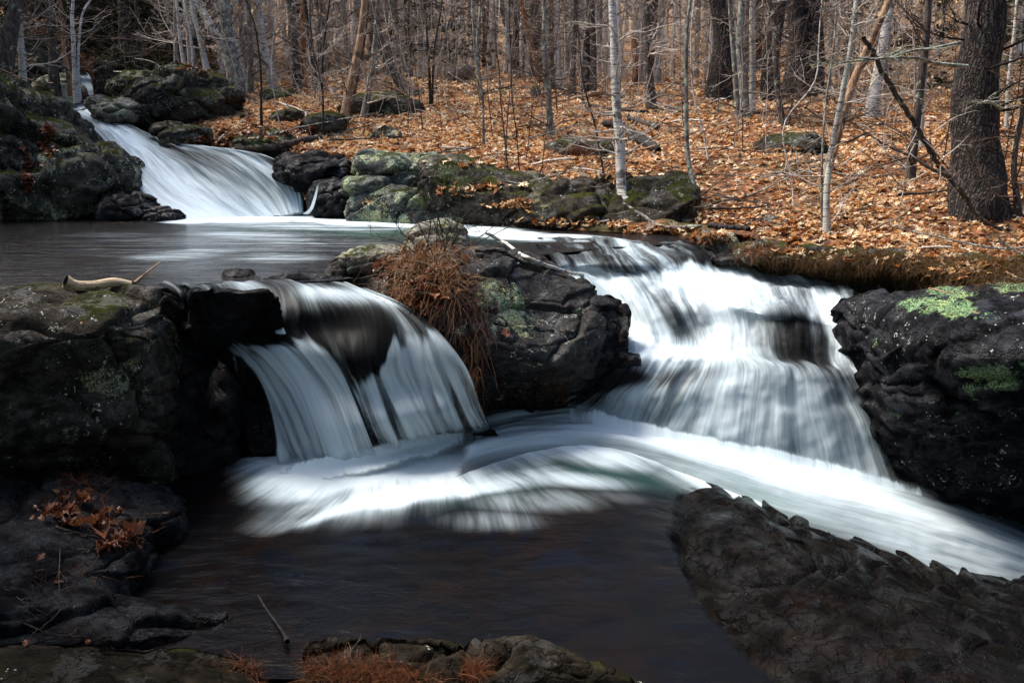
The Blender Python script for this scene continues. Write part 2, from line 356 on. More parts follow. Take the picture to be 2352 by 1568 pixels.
def terrain(x, y):
    z = hill(x, y); P = np.c_[x, y, np.zeros(len(x))]
    z = z + .14 * fbm(P * .55, 4, 3) * sms(y, 8, 11) + .9 * fbm(P * .07, 3, 8) * sms(y, 24, 50) + .03 * fbm(P * 2.5, 3, 5)
    for poly, zb, a, b in ((CA2, 2.85, 0, .6), (UP, 1.1, .05, .75), (LOW, -.55, .0, .7), (CAS, 1.0, -.1, .7)):
        d = sdf(x, y, poly); k = sms(-d, -b, a); z = z * (1 - k) + np.minimum(z, zb) * k
    return z
ys = np.concatenate([np.linspace(-30, 1, 40), np.linspace(1.1, 17, 230), 17 * (170 / 17) ** np.linspace(.005, 1, 190)])
t = np.linspace(-1, 1, 440); xs = np.sign(t) * (14 * np.abs(t) + 96 * np.abs(t) ** 4)
GX, GYY = np.meshgrid(xs, ys); TZ = terrain(GX.ravel(), GYY.ravel()).reshape(GX.shape)
def zt(x, y):
    x = np.atleast_1d(np.asarray(x, float)); y = np.atleast_1d(np.asarray(y, float))
    i = np.clip(np.searchsorted(ys, y) - 1, 0, len(ys) - 2); j = np.clip(np.searchsorted(xs, x) - 1, 0, len(xs) - 2)
    fy = (y - ys[i]) / (ys[i + 1] - ys[i]); fx = (x - xs[j]) / (xs[j + 1] - xs[j])
    return (TZ[i, j] * (1 - fx) + TZ[i, j + 1] * fx) * (1 - fy) + (TZ[i + 1, j] * (1 - fx) + TZ[i + 1, j + 1] * fx) * fy
def ground_at(u, v, y0=9, y1=60):
    """the point where the ray through pixel (u, v) first meets the ground"""
    Y = np.geomspace(y0, y1, 500); P = np.array([PY(u, v, q) for q in Y]); h = P[:, 2] - zt(P[:, 0], P[:, 1])
    k = np.argmax(h < 0) if (h < 0).any() else len(Y) - 1
    return np.array([P[k][0], P[k][1], zt(P[k][0], P[k][1])[0]])
n = NT('forest_floor'); p = n.pos()
col = n.ramp(n.noise(p, 6, 6, .7, .4), [(.3, (.018, .008, .004)), (.45, (.07, .026, .010)), (.58, (.20, .085, .032)), (.72, (.40, .22, .10))])
far = n.ramp(n.noise(p, 2.2, 8, .8), [(.33, (.06, .03, .018)), (.5, (.22, .12, .06)), (.66, (.42, .27, .15))])
yy = n.n('SeparateXYZ', {0: p}).outputs[1]
col = n.mix(n.ss(yy, 20., 34.), col, far)
mk = n.ss(n.noise(n.scaled(p, (1, 1, 1), (5, 2, 1)), .9, 4, .6), .56, .63)
col = n.mix(n.math('MULTIPLY', mk, .8), col, n.mix(n.noise(p, 40, 4), C4(.015, .018, .004), C4(.07, .065, .014)))
ww = n.n('Attribute', attribute_name='wet').outputs['Fac']
col = n.mix(ww, col, n.mix(n.noise(p, 8, 5), C4(.006, .005, .005), C4(.022, .017, .013)))
M['floor'] = n.out(n.pbr(col, n.math('SUBTRACT', .9, n.math('MULTIPLY', ww, .5)), n.bump(n.noise(p, 20, 7, .75), .9, .05), Specular_IOR_Level=.3))
gx, gy = GX.ravel(), GYY.ravel()
dm = np.minimum(np.minimum(sdf(gx, gy, UP), sdf(gx, gy, LOW)), sdf(gx, gy, CAS)); wetv = np.maximum(1 - sms(dm, .15, .8), (gy < 7.5) * 1.)
g = mesh('ground', np.c_[gx, gy, TZ.ravel()], grid_faces(len(ys), len(xs)), M['floor'], origin=np.zeros(3), attrs={'wet': wetv})
tag(g, kind='structure')

# ------------------------------------------------------------------ water
M['fall'] = water_mat('falling_water', su=7, sv=.5, lo=.10, hi=1.0, amp=.52)
M['fallfar'] = water_mat('far_falling_water', su=6, sv=.45, lo=.05, hi=.9, amp=.45)
M['churn'] = water_mat('churning_water', su=11, sv=.8, lo=.05, hi=1.1, amp=.42, fs=1.3, soft=.95, tint=(.05, .10, .09))
M['pool'] = water_mat('pool_water', world=True, su=1.7, sv=13., lo=.10, hi=.95, amp=.5, rough=.14, spec=.3, bump=1., fs=2., wb=(2.2, 11, 4), tint=(.018, .05, .038), deep=(.006, .005, .0045))
M['lowpool'] = water_mat('low_pool_water', su=8, sv=1.1, lo=.06, hi=1.15, amp=.62, fs=1.1, rough=.13, spec=.5, ior=1.13, bump=.5, wb=(4, 7, 4), tint=(.010, .030, .027), deep=(.003, .003, .0035))
def loft_water(name, cols, m, nu=160, nv=220, us=None, film=None, label=None, fx=None, fa=None, ff=None, jag=1., fm=1., gap=None, ripple=0., fade=(.06, .06, .02, .02), seed=0, off=(0, 0, 0), fb=0., tint=None, mist=0., ym=False):
    """cols: streamlines, left to right; each [(u, v, z, foam), ...] downstream"""
    A = np.array([[[*(PY(q[0], q[1], UY(q[0], q[1])) if ym else PZ(q[0], q[1], q[2])), q[3], (q[4] if len(q) > 4 else 1.)] for q in c] for c in cols])
    G = cr(A, nu); G = cr(G.transpose(1, 0, 2), nv)          # rows along the flow, columns across
    Pn = G[..., :3]; foam = G[..., 3] + fb; fl = np.clip(G[..., 4], 0, 1.2) * fm
    across = np.linalg.norm(np.diff(Pn, axis=1), axis=2).mean(0); along = np.linalg.norm(np.diff(Pn, axis=0), axis=2).mean(1)
    U = np.r_[0, np.cumsum(across)]; Vv = np.r_[0, np.cumsum(along)]
    uv = np.stack(np.broadcast_arrays(U[None, :] + seed * 3.3, Vv[:, None]), -1).reshape(-1, 2)
    N = normals_grid(Pn); N = N * np.sign(N[..., 2:].mean() + 1e-9)
    q = np.c_[uv[:, 0] * 5, uv[:, 1] * .9, np.full(len(uv), seed * 1.7)]
    r = fbm(q, 3, 11 + seed) * ripple + (fbm(Pn.reshape(-1, 3) * 4, 3, 17) * mist if mist else 0)
    V = Pn.reshape(-1, 3) + N.reshape(-1, 3) * r[:, None] + np.array(off)
    if fx is not None or fa is not None or ff is not None:
        jg = vnoise(np.c_[uv[:, 0] * 26, uv[:, 1] * 1.5, np.full(len(uv), 3. + seed)], 5) * 14 * jag + vnoise(np.c_[uv[:, 0] * 9, uv[:, 1] * .8, np.full(len(uv), 8. + seed)], 6) * 20 * jag
        if ff: foam = ff(*pix(Pn), jg.reshape(foam.shape), foam) + fb
        if fx: foam = foam + blobs(Pn.reshape(-1, 3), fx, jg).reshape(foam.shape)
        if fa: fl = np.clip(fl + blobs(Pn.reshape(-1, 3), fa, jg).reshape(foam.shape), 0, 1.2)
    if gap:
        g_ = vnoise(np.c_[uv[:, 0] * gap[0] + seed * 5.1, uv[:, 1] * .45, np.full(len(uv), 2.3 + seed)], 71) + .5 * vnoise(np.c_[uv[:, 0] * gap[0] * 3, uv[:, 1] * .6, np.full(len(uv), 4.4 + seed)], 72)
        g_ = g_.reshape(fl.shape); k_ = 1 - sms(g_, -.62, -.12); fl = fl * (1 - gap[1] * k_); foam = foam - gap[1] * .55 * k_ * sms(foam, .3, .6) + .18 * sms(g_, .3, .8) * sms(foam, .3, .6)
    su_, sv_ = np.linspace(0, 1, nu), np.linspace(0, 1, nv); w0, w1, l0, l1 = fade
    fu = sms(su_, 0, w0 + 1e-6) * sms(1 - su_, 0, w1 + 1e-6); fv = sms(sv_, 0, l0 + 1e-6) * sms(1 - sv_, 0, l1 + 1e-6)
    fl = fl * fv[:, None] * fu[None]
    att = {'foam': foam.ravel(), 'film': fl.ravel(), 'tint': (np.zeros(len(V)) if tint is None else tint(Pn.reshape(-1, 3)))}
    o = mesh(name, V, grid_faces(nv, nu), m, uv=uv, attrs=att)
    return tag(o, label, None, None, 'structure'), G
def ledge(name, label, G, m, d=.13, seed=3, amp=.05, strata=0.):
    """the wet rock the water runs over: the sheet's own shape set back, roughened and closed behind"""
    Pn = G[::2, ::1, :3]; nv, nu = Pn.shape[:2]; N = normals_grid(Pn); N = N * np.sign(N[..., 2:].mean())
    V = rock_shape((Pn - N * d).reshape(-1, 3), N.reshape(-1, 3), seed, amp, 2.2, strata).reshape(nv, nu, 3)
    V[..., 2] = np.minimum(V[..., 2], Pn[..., 2] - .05)
    back = V + np.array([0, .5, 0]); back[..., 2] = np.minimum(back[..., 2] - .5, V[..., 2].min())
    allV = np.concatenate([V.reshape(-1, 3), back.reshape(-1, 3)]); F = grid_faces(nv, nu); F2 = grid_faces(nv, nu, off=nv * nu)[:, ::-1]
    idx = np.arange(nv * nu).reshape(nv, nu); b = np.concatenate([idx[0], idx[1:, -1], idx[-1, -2::-1], idx[-2:0:-1, 0]]); bn = np.roll(b, -1)
    S = np.stack([b, b + nv * nu, bn + nv * nu, bn], 1)
    return tag(mesh(name, allV, [F, F2, S], m), label, 'rock')
# blobs in the photograph's pixels: (u, v, half-width, half-height, turn in degrees, strength)
def blobs(P3, L, jg=0.):
    u, v = pix(P3); v = v + jg; r = np.zeros(len(P3))
    for bu, bv, ru, rv, an, st in L:
        c, s_ = math.cos(R(an)), math.sin(R(an)); du, dv = u - bu, v - bv
        e = ((du * c + dv * s_) / ru) ** 2 + ((-du * s_ + dv * c) / rv) ** 2
        r = np.maximum(r, st * np.exp(-e ** 1.3)) if st > 0 else r + st * np.exp(-np.minimum(e, 9) ** 2.4)
    return r
def pool(name, near, far, z, m, fo, ti, label, n0=420, n1=260, zf=None, rip=.006, uvf=None, fof=None, fa=None):
    a = cr(np.array([PZ(*q) for q in near]), n0); b = cr(np.array([PZ(*q) for q in far]), n0)
    t_ = np.linspace(0, 1, n1)[:, None, None]; G = b[None] * (1 - t_) + a[None] * t_; V = G.reshape(-1, 3)
    V[:, 2] += rip * fbm(np.c_[V[:, 0] * 1.6, V[:, 1] * 4, V[:, 2]], 4, 31)
    if zf is not None: V[:, 2] += zf(V)
    o = mesh(name, V, grid_faces(n1, n0), m, uv=(uvf(V) if uvf else None), attrs={'foam': fof(V) if fof else blobs(V, fo), 'film': np.clip(np.full(len(V), 1.2) + (blobs(V, fa, 10 * fbm(V * 5, 3, 8)) if fa else 0), 0, 1.2), 'tint': blobs(V, ti)})
    return tag(o, label, None, None, 'structure')
Z1 = 1.4
pool('water', [(-500, 650, Z1), (0, 668, Z1), (300, 668, Z1), (420, 655, Z1), (540, 648, Z1), (640, 648, Z1), (780, 642, Z1), (900, 625, Z1), (1100, 610, Z1), (1250, 585, Z1), (1400, 570, Z1), (1560, 560, Z1), (1660, 556, Z1)],
     [(-500, 470, Z1), (0, 482, Z1), (250, 486, Z1), (420, 488, Z1), (560, 480, Z1), (700, 476, Z1), (850, 480, Z1), (950, 490, Z1), (1100, 500, Z1), (1250, 512, Z1), (1400, 520, Z1), (1560, 530, Z1), (1660, 538, Z1)], Z1, M['pool'],
     [(560, 500, 190, 12, 0, 1.25), (760, 506, 150, 11, 3, 1.15), (900, 514, 90, 9, 4, 1.0), (430, 508, 60, 7, 0, .9), (1010, 520, 120, 12, 6, .9), (1150, 536, 130, 13, 5, 1.15), (1290, 543, 110, 6, 2, .75), (700, 520, 300, 12, 2, .42),
      (600, 545, 190, 16, 3, .40), (420, 585, 190, 16, -5, .36), (640, 590, 150, 20, 0, .3), (360, 610, 160, 26, 0, .20), (330, 565, 330, 42, 0, .19), (620, 558, 280, 36, 0, .29), (90, 560, 200, 40, 0, .10), (830, 560, 160, 20, 0, .2), (1330, 552, 60, 7, 0, .4), (250, 540, 160, 8, 0, .22)],  # faint wide blobs paint rippled reflections and highlights into the pool as pale veils
     [(820, 531, 190, 15, 3, 1.), (1100, 540, 120, 16, 4, .7), (560, 525, 120, 10, 0, .5)], 'dark upper pool with a white foam band along its far side')

LF = [
 [(345, 652, 1.405, .12, .6), (400, 676, 1.37, .25), (432, 735, 1.15, .55), (470, 775, 1.0, .55), (520, 800, .95, .25, .7), (538, 900, .62, .18, .42), (552, 1000, .32, .22, .4), (565, 1095, .02, .35, .5)],
 [(400, 648, 1.405, .15, .7), (430, 672, 1.38, .28), (455, 725, 1.2, .40), (500, 770, 1.02, .75), (570, 830, .86, .80), (625, 910, .60, .72, .8), (665, 1000, .33, .62, .7), (700, 1088, .04, .75)],
 [(500, 646, 1.405, .1), (520, 664, 1.37, .15, .6), (545, 715, 1.2, .1, .0), (580, 765, 1.06, .45, .9), (650, 805, .96, .50), (715, 890, .68, .82), (755, 990, .38, .78), (780, 1082, .07, .9)],
 [(600, 645, 1.405, .15), (640, 662, 1.38, .45), (655, 715, 1.24, .40, .9), (665, 765, 1.08, .72), (715, 815, .93, .85), (775, 895, .67, .80), (815, 985, .4, .75), (845, 1070, .10, .9)],
 [(690, 643, 1.405, .2), (735, 664, 1.38, .60), (770, 705, 1.27, .15), (790, 755, 1.12, -.12), (805, 825, .93, -.05), (830, 900, .67, .60), (860, 980, .43, .66), (895, 1052, .14, .8)],
 [(760, 642, 1.405, .3), (815, 668, 1.36, .66), (860, 705, 1.27, .22), (880, 755, 1.13, -.1), (885, 825, .92, .35), (905, 890, .70, .68), (935, 965, .48, .66), (965, 1032, .19, .8)],
 [(800, 645, 1.40, .4), (865, 676, 1.34, .58), (915, 712, 1.25, .45), (955, 765, 1.1, .66), (970, 830, .9, .72), (990, 890, .70, .68), (1015, 955, .5, .64), (1042, 1015, .22, .75)],
 [(830, 655, 1.38, .3, .8), (905, 690, 1.31, .45), (965, 732, 1.2, .5), (1015, 790, 1.04, .72), (1045, 845, .87, .66), (1068, 900, .68, .60), (1090, 950, .5, .55), (1118, 1000, .25, .65)],
 [(850, 670, 1.34, .2, .5), (930, 702, 1.28, .3, .7), (990, 745, 1.17, .35, .7), (1040, 800, 1.02, .5, .7), (1072, 855, .86, .5, .7), (1095, 905, .67, .45, .6), (1112, 950, .5, .4, .5), (1135, 1000, .25, .4, .5)],
]
def lf_foam(u, v, jg, f0):
    on = np.interp(u, [400, 430, 480, 520, 570, 640, 700, 745, 790, 830, 870, 890, 905, 930, 965, 1000, 1060, 1130], [700, 715, 770, 790, 800, 782, 768, 800, 850, 875, 868, 800, 752, 772, 762, 752, 790, 850]) + jg
    t = sms(v - on, -6, 26); top = .14 + .42 * np.exp(-((v - 672 - .05 * (u - 700)) / 20) ** 2) * sms(u, 640, 760) + .16 * sms(u, 930, 1010)
    low = .74 - .16 * sms(v - on, 70, 260) - .25 * (1 - sms(u, 545, 620)); return top * (1 - t) + low * t
def rc_foam(u, v, jg, f0):
    on = np.interp(u, [1200, 1350, 1400, 1450, 1500, 1540, 1580, 1620, 1660, 1720], [604, 606, 612, 632, 640, 606, 598, 605, 602, 600]) + jg * .7
    t = np.where(v < 680, sms(v - on, -5, 18), 1.); return .10 * (1 - t) + f0 * t
LX = [(600, 770, 60, 16, 15, -.4)]
LA = [(600, 960, 24, 110, -14, -1.), (560, 880, 16, 70, -8, -.5)]
o, GL = loft_water('waterfall', LF, M['fall'], 330, 260, fm=.8, gap=(4.2, .62), fx=LX, ff=lf_foam, jag=.8, fa=LA, ripple=.04, fb=.1, label='broad silky left fall arching over a smooth dark dome of rock', fade=(.03, .03, .03, .09))
loft_water('waterfall', [[(q[0], q[1], q[2], q[3] * .9, (q[4] if len(q) > 4 else 1) * .55) for q in c] for c in LF], M['fall'], 260, 200, gap=(3.6, .85), fx=LX, ff=lf_foam, jag=.8, fa=LA, ripple=.03, seed=4, off=(0, -.05, .02), fade=(.05, .05, .45, .08), fb=-.05, label='outer veil of the broad left fall')
ledge('ledge', 'dark wet rock ledge behind the broad left fall', GL, M['wet'], .15, 3, .035)
# right cascade, five steps
RC = [
 [(1195, 545, 1.40, .3, .9), (1255, 598, 1.36, .25, .9), (1290, 632, 1.24, .3), (1330, 692, 1.06, .4), (1350, 775, .80, .4), (1352, 812, .74, .3, .6), (1330, 870, .56, .3, .6), (1300, 905, .40, .3, .6), (1275, 928, .27, .3, .6), (1250, 948, .2, .4, .6)],
 [(1275, 545, 1.40, .35, .8), (1335, 596, 1.35, .30, .8), (1362, 630, 1.22, .55), (1412, 690, 1.04, .75), (1436, 775, .78, .72), (1445, 812, .73, .55, .8), (1392, 870, .56, .30, .6), (1345, 905, .40, .30, .6), (1315, 928, .27, .45, .6), (1290, 948, .2, .6, .6)],
 [(1340, 548, 1.40, .28), (1392, 600, 1.34, .22), (1425, 632, 1.22, .50), (1465, 700, 1.04, .80), (1498, 786, .77, .85), (1480, 818, .73, .80), (1448, 868, .57, .28), (1410, 905, .42, .50), (1385, 940, .26, .55), (1370, 966, .15, .85)],
 [(1400, 550, 1.40, .22), (1450, 600, 1.34, .12), (1490, 632, 1.22, .22), (1530, 700, 1.05, .22), (1565, 780, .78, .55), (1550, 815, .73, 1.1), (1520, 870, .56, .42), (1490, 910, .43, .66), (1468, 960, .24, .66), (1452, 990, .12, .95)],
 [(1465, 553, 1.40, .18), (1525, 590, 1.34, .15), (1555, 632, 1.20, .55), (1585, 695, 1.06, .55), (1612, 765, .82, .72), (1620, 808, .74, 1.25), (1600, 865, .58, .55), (1580, 910, .45, .70), (1555, 980, .21, .74), (1540, 1008, .10, .98)],
 [(1530, 556, 1.40, .15), (1580, 585, 1.34, .12), (1610, 640, 1.16, .95), (1640, 690, 1.08, 1.3), (1668, 750, .89, .95), (1672, 812, .74, .95), (1690, 850, .64, .72), (1680, 910, .46, .80), (1660, 1000, .17, .72), (1650, 1028, .06, .98)],
 [(1585, 560, 1.38, .15), (1640, 590, 1.30, .15), (1680, 642, 1.14, 1.1), (1705, 700, 1.08, 1.0), (1722, 745, .93, .75), (1730, 822, .73, .80), (1760, 852, .66, .95), (1755, 912, .46, .78), (1750, 1020, .12, .72), (1750, 1048, .02, .95)],
 [(1630, 575, 1.34, .12), (1700, 605, 1.24, .40), (1745, 648, 1.12, .70), (1770, 712, 1.06, .55), (1785, 748, .95, .40), (1790, 822, .74, .35), (1822, 850, .67, .62), (1830, 915, .46, .76), (1845, 1040, .05, .66), (1850, 1068, -.03, .9)],
 [(1700, 602, 1.22, .30), (1765, 620, 1.18, .35), (1810, 655, 1.11, .30), (1840, 716, 1.04, .50), (1848, 755, .93, .12), (1850, 822, .74, .20), (1880, 852, .66, .55), (1905, 918, .45, .62), (1945, 1062, -.02, .58), (1955, 1092, -.1, .8)],
 [(1790, 625, 1.17, .25), (1840, 640, 1.15, .25), (1880, 670, 1.09, .25), (1900, 722, 1.02, .72), (1915, 762, .90, .30), (1918, 830, .71, .38), (1942, 862, .62, .45), (1975, 930, .40, .55), (2030, 1085, -.08, .5), (2040, 1115, -.16, .7)],
 [(1880, 638, 1.15, .2), (1915, 655, 1.13, .2), (1935, 690, 1.08, .65), (1955, 738, .99, .62), (1972, 775, .88, .70), (1978, 838, .69, .45), (2000, 868, .60, .36), (2035, 955, .31, .42), (2085, 1105, -.15, .38, .8), (2095, 1130, -.2, .5, .8)],
 [(1960, 645, 1.14, .1, .6), (1975, 665, 1.12, .1, .6), (1968, 705, 1.05, .4, .6), (1995, 755, .95, .45, .6), (2000, 795, .83, .5, .6), (2005, 850, .66, .3, .6), (2028, 885, .55, .28, .6), (2062, 975, .24, .32, .6), (2120, 1120, -.2, .3, .5), (2135, 1150, -.25, .35, .5)],
]
RX = [(1462, 650, 12, 46, -36, -.45), (1500, 670, 22, 76, -36, -.5), (1545, 650, 12, 36, -36, -.3), (1900, 660, 110, 20, 8, -.75), (1800, 655, 60, 12, 12, -.35), (1848, 775, 30, 22, 0, -.5), (1925, 790, 26, 26, 0, -.45), (1450, 860, 60, 20, 0, -.35),
      (1650, 665, 90, 26, 12, .35), (1600, 815, 130, 12, 0, .4), (1750, 950, 200, 80, 0, .16), (1950, 1020, 120, 90, 0, .16)]
o, GR = loft_water('waterfall', RC, M['fall'], 380, 380, fm=.9, gap=(3.4, .5), fx=RX, ff=rc_foam, jag=.5, ripple=.05, fb=.12, seed=1, label='wide stepped right cascade of white water', fade=(.02, .03, .01, .07), mist=.045)
ledge('ledge', 'dark stepped wet rock under the right cascade', GR, M['wet'], .19, 8, .05)
loft_water('waterfall', [[(q[0], q[1], q[2], q[3] * .95, .5) for q in c] for c in RC], M['fall'], 260, 260, ripple=.05, seed=6, off=(0, -.05, .03), fx=RX, ff=rc_foam, jag=.5, fade=(.05, .05, .5, .08), fb=-.1, label='outer veil of the stepped right cascade', mist=.03)
# upper cascade, far left
UC = [
 [(165, 253, 2.95, .5, .7), (195, 280, 2.80, .55), (235, 320, 2.58, .55), (268, 370, 2.28, .60), (305, 420, 1.98, .70), (352, 470, 1.66, .85), (410, 508, 1.42, 1.1)],
 [(185, 252, 2.97, .6), (225, 278, 2.82, .72), (270, 315, 2.60, .82), (320, 365, 2.30, .9), (370, 415, 2.0, 1.05), (430, 462, 1.68, 1.1), (500, 508, 1.42, 1.3)],
 [(205, 252, 2.98, .6), (255, 280, 2.82, .68), (312, 315, 2.6, .72), (372, 362, 2.32, .66), (430, 412, 2.02, .80), (490, 458, 1.70, .95), (560, 506, 1.42, 1.25)],
 [(225, 255, 2.98, .5), (285, 286, 2.80, .55), (345, 318, 2.6, .45), (415, 355, 2.38, .40), (480, 400, 2.1, .55), (545, 448, 1.76, .75), (605, 502, 1.44, 1.1)],
 [(243, 262, 2.94, .3, .8), (312, 296, 2.74, .45), (380, 326, 2.54, .60), (465, 355, 2.37, .42), (535, 395, 2.12, .55), (595, 448, 1.78, .62), (640, 500, 1.45, .95)],
 [(258, 272, 2.88, .2, .6), (340, 306, 2.66, .25, .8), (425, 336, 2.48, .55), (525, 352, 2.38, .55), (590, 388, 2.16, .55), (640, 440, 1.82, .62), (668, 496, 1.47, .85)],
 [(300, 296, 2.74, .15, .4), (370, 318, 2.58, .2, .7), (470, 342, 2.44, .45), (570, 352, 2.37, .42), (635, 385, 2.18, .35), (675, 434, 1.86, .55), (690, 492, 1.5, .75)],
 [(330, 305, 2.68, .1, .2), (420, 326, 2.52, .15, .5), (520, 344, 2.42, .3, .7), (610, 355, 2.35, .25, .8), (662, 386, 2.17, .22, .8), (692, 432, 1.87, .4, .6), (700, 490, 1.5, .5, .5)],
]
UX = [(510, 378, 60, 18, 32, -.45), (600, 392, 60, 14, 12, -.35), (440, 330, 40, 12, 20, -.3), (350, 425, 36, 90, -42, .35), (560, 356, 60, 8, 5, .35)]
o, GU = loft_water('waterfall', UC, M['fallfar'], 240, 260, gap=(2.4, .4), fx=UX, jag=.2, ym=True, ripple=.03, seed=2, fb=.12, label='upper cascade sliding down between mossy boulders at the left', fade=(.03, .04, .0, .0))
ledge('ledge', 'dark wet rock under the upper left cascade', GU, M['wet'], .14, 12, .06)
loft_water('waterfall', [[(q[0], q[1], q[2], q[3], .5) for q in c] for c in UC], M['fallfar'], 160, 160, ym=True, ripple=.05, seed=9, off=(0, -.07, .03), fade=(.05, .1, .3, .0), fb=-.2, label='outer veil of the upper left cascade')
# highest little fall and the flat water that feeds the cascade
loft_water('waterfall', [[(178, 166, 4.2, .2), (181, 178, 4.05, .55), (184, 200, 3.6, .6), (186, 218, 3.25, .6)], [(192, 166, 4.2, .3), (198, 178, 4.05, .62), (202, 200, 3.6, .65), (204, 218, 3.25, .7)], [(202, 167, 4.2, .2), (209, 180, 4.0, .5), (213, 200, 3.6, .55), (216, 218, 3.25, .6)]],
    M['fallfar'], 60, 60, ym=True, seed=3, ripple=.03, label='small highest fall between dark boulders at the far left')
loft_water('water', [[(92, 152, 4.25, .2), (98, 160, 4.22, .4), (110, 172, 4.2, .25)], [(130, 150, 4.25, .2), (140, 158, 4.22, .3), (150, 170, 4.2, .2)], [(190, 158, 4.22, .1), (196, 164, 4.21, .1), (205, 172, 4.2, .2)]], M['fallfar'], 60, 40, ym=True, seed=5, ripple=.02, label='flat water above the small highest fall')
loft_water('water', [[(90, 222, 3.22, .1), (110, 236, 3.1, .12), (150, 256, 2.97, .3)], [(150, 220, 3.24, .1), (165, 234, 3.12, .15), (195, 252, 2.98, .3)], [(210, 216, 3.26, .3), (215, 232, 3.14, .15), (235, 254, 2.97, .25)]], M['fallfar'], 80, 50, ym=True, seed=7, ripple=.03, label='dark water gathering above the upper cascade')
# thin trickles
def trickle(label, pts, wpx, seed):
    c = []
    for s_ in (-1, 0, 1): c.append([(u + s_ * w_ / 2, v, z, f if s_ == 0 else f * .8) for (u, v, z, f), w_ in zip(pts, wpx)])
    loft_water('waterfall', c, M['fall'], 16, 60, seed=seed, ripple=.006, fade=(.2, .2, .05, .05), label=label)
trickle('thin trickle beside the far dark rocks right of the upper cascade', [(730, 425, 1.95, .5), (724, 452, 1.78, .9), (715, 478, 1.6, .9), (702, 492, 1.5, .8)], (5, 7, 10, 18), 21)
trickle('thin trickle dropping from the island rock beside the right cascade', [(1362, 748, 1.02, .3), (1368, 762, .98, .9), (1375, 790, .86, .9), (1369, 812, .78, .6)], (4, 5, 5, 8), 22)
trickle('narrow white rivulet between the emergent rock and the left dome', [(612, 682, 1.34, .2), (624, 702, 1.3, .8), (636, 735, 1.18, .9), (645, 768, 1.09, .7)], (10, 12, 14, 30), 23)
# lower pool
FC = PZ(850, 960, .1)
def polar(V):
    dx, dy = V[:, 0] - FC[0], FC[1] - V[:, 1]; r = np.hypot(dx, dy); th = np.arctan2(dx, dy) + .10 * r
    return np.c_[th * 2.2, r]
FOOT = np.array([PZ(*q)[:2] for q in [(560, 1104, .0), (640, 1092, .03), (740, 1074, .06), (840, 1054, .10), (930, 1032, .14), (1030, 1006, .18), (1135, 985, .22)]])
def foot_dist(V):
    d = np.full(len(V), 99.)
    for a, b_ in zip(FOOT[:-1], FOOT[1:]):
        e = b_ - a; q = V[:, :2] - a; t = np.clip((q @ e) / (e @ e), 0, 1); d = np.minimum(d, np.linalg.norm(q - t[:, None] * e, axis=1))
    return d
def ring(V):
    uvp = polar(V); k = np.c_[uvp[:, 0] * 1.1, uvp[:, 0] * 0, uvp[:, 0] * 0]; D = foot_dist(V); r0 = 1.0 + .16 * vnoise(k, 61) + .07 * vnoise(k * 2.7, 62); r1 = .50 + .10 * vnoise(k * 1.6 + 4, 63)
    return D, r0, r1, k
def low_foam(V):
    D, r0, r1, k = ring(V); uvp = polar(V); u, v = pix(V); side = sms(u, 480, 740) * (.60 + .50 * np.exp(-((u - 920) / 240) ** 2)) * (1 - .70 * sms(u, 1080, 1380))
    f = 1.5 * np.exp(-(D / .52) ** 2) + .62 * np.exp(-(D / .92) ** 3) + (.42 + .2 * vnoise(k * 1.9 + 9, 65)) * np.exp(-((D - r0) / np.where(D > r0, .07, .20)) ** 2) - .22 * np.exp(-((D - r1 - .12) / .10) ** 2) + .10 * np.exp(-(D / 1.35) ** 4)
    f = f * (.04 + .96 * side) * (1 + .55 * fbm(np.c_[uvp[:, 0] * 1.6, uvp[:, 1] * 2.2, k[:, 1]] + 3, 4, 66))
    return np.maximum(f, blobs(V, [(1150, 1010, 240, 50, 0, 1.1), (1400, 1020, 260, 50, 8, 1.1), (1700, 1100, 250, 60, 18, 1.1), (1160, 1100, 150, 34, -6, .62), (1290, 1098, 170, 22, 6, .55), (1230, 1150, 190, 34, 0, .36), (1130, 1195, 160, 30, 0, .30), (1400, 1140, 110, 20, 6, .22)]))
def lowz(V):
    u, v = pix(V); d = 2.2 * np.exp(-((u - 830) / 260) ** 2 - ((v - 1075) / 60) ** 2)
    D, r0, r1, k = ring(V); return .05 * np.exp(-(D / .45) ** 2) + .018 * np.exp(-((D - r0) / .12) ** 2) * sms(u, 560, 700) * (1 - sms(u, 1050, 1250)) + .012 * fbm(V * 3, 3, 44) * sms(-v, -1240, -1120)
pool('water', [(-150, 1560, 0), (350, 1560, 0), (800, 1560, 0), (1100, 1570, 0), (1350, 1600, 0), (1600, 1630, 0), (1900, 1660, -.02), (2250, 1700, -.04)],
     [(80, 1120, .0), (420, 1100, .03), (640, 1030, .08), (900, 985, .12), (1130, 930, .2), (1330, 915, .24), (1500, 980, .08), (1720, 1100, -.06)], 0, M['lowpool'], None,
     [(1000, 1110, 260, 50, 0, .8), (1400, 1090, 300, 30, 5, 1.)], 'dark lower pool with silky foam swirling out from the left fall', 620, 460, lowz, .006, polar, low_foam,
     [(1590, 1210, 80, 110, 0, -1.), (1660, 1330, 100, 110, 0, -1.), (1780, 1450, 140, 100, 20, -1.), (1930, 1540, 160, 90, 0, -1.), (2150, 1600, 200, 60, 0, -1.)])
near = [(1010, 1130, .09), (1170, 1100, .07), (1340, 1088, .05), (1500, 1098, .03), (1640, 1135, .0), (1760, 1180, -.05), (1880, 1228, -.1), (2000, 1268, -.17), (2130, 1305, -.27), (2260, 1335, -.4), (2420, 1362, -.5), (2600, 1400, -.6)]
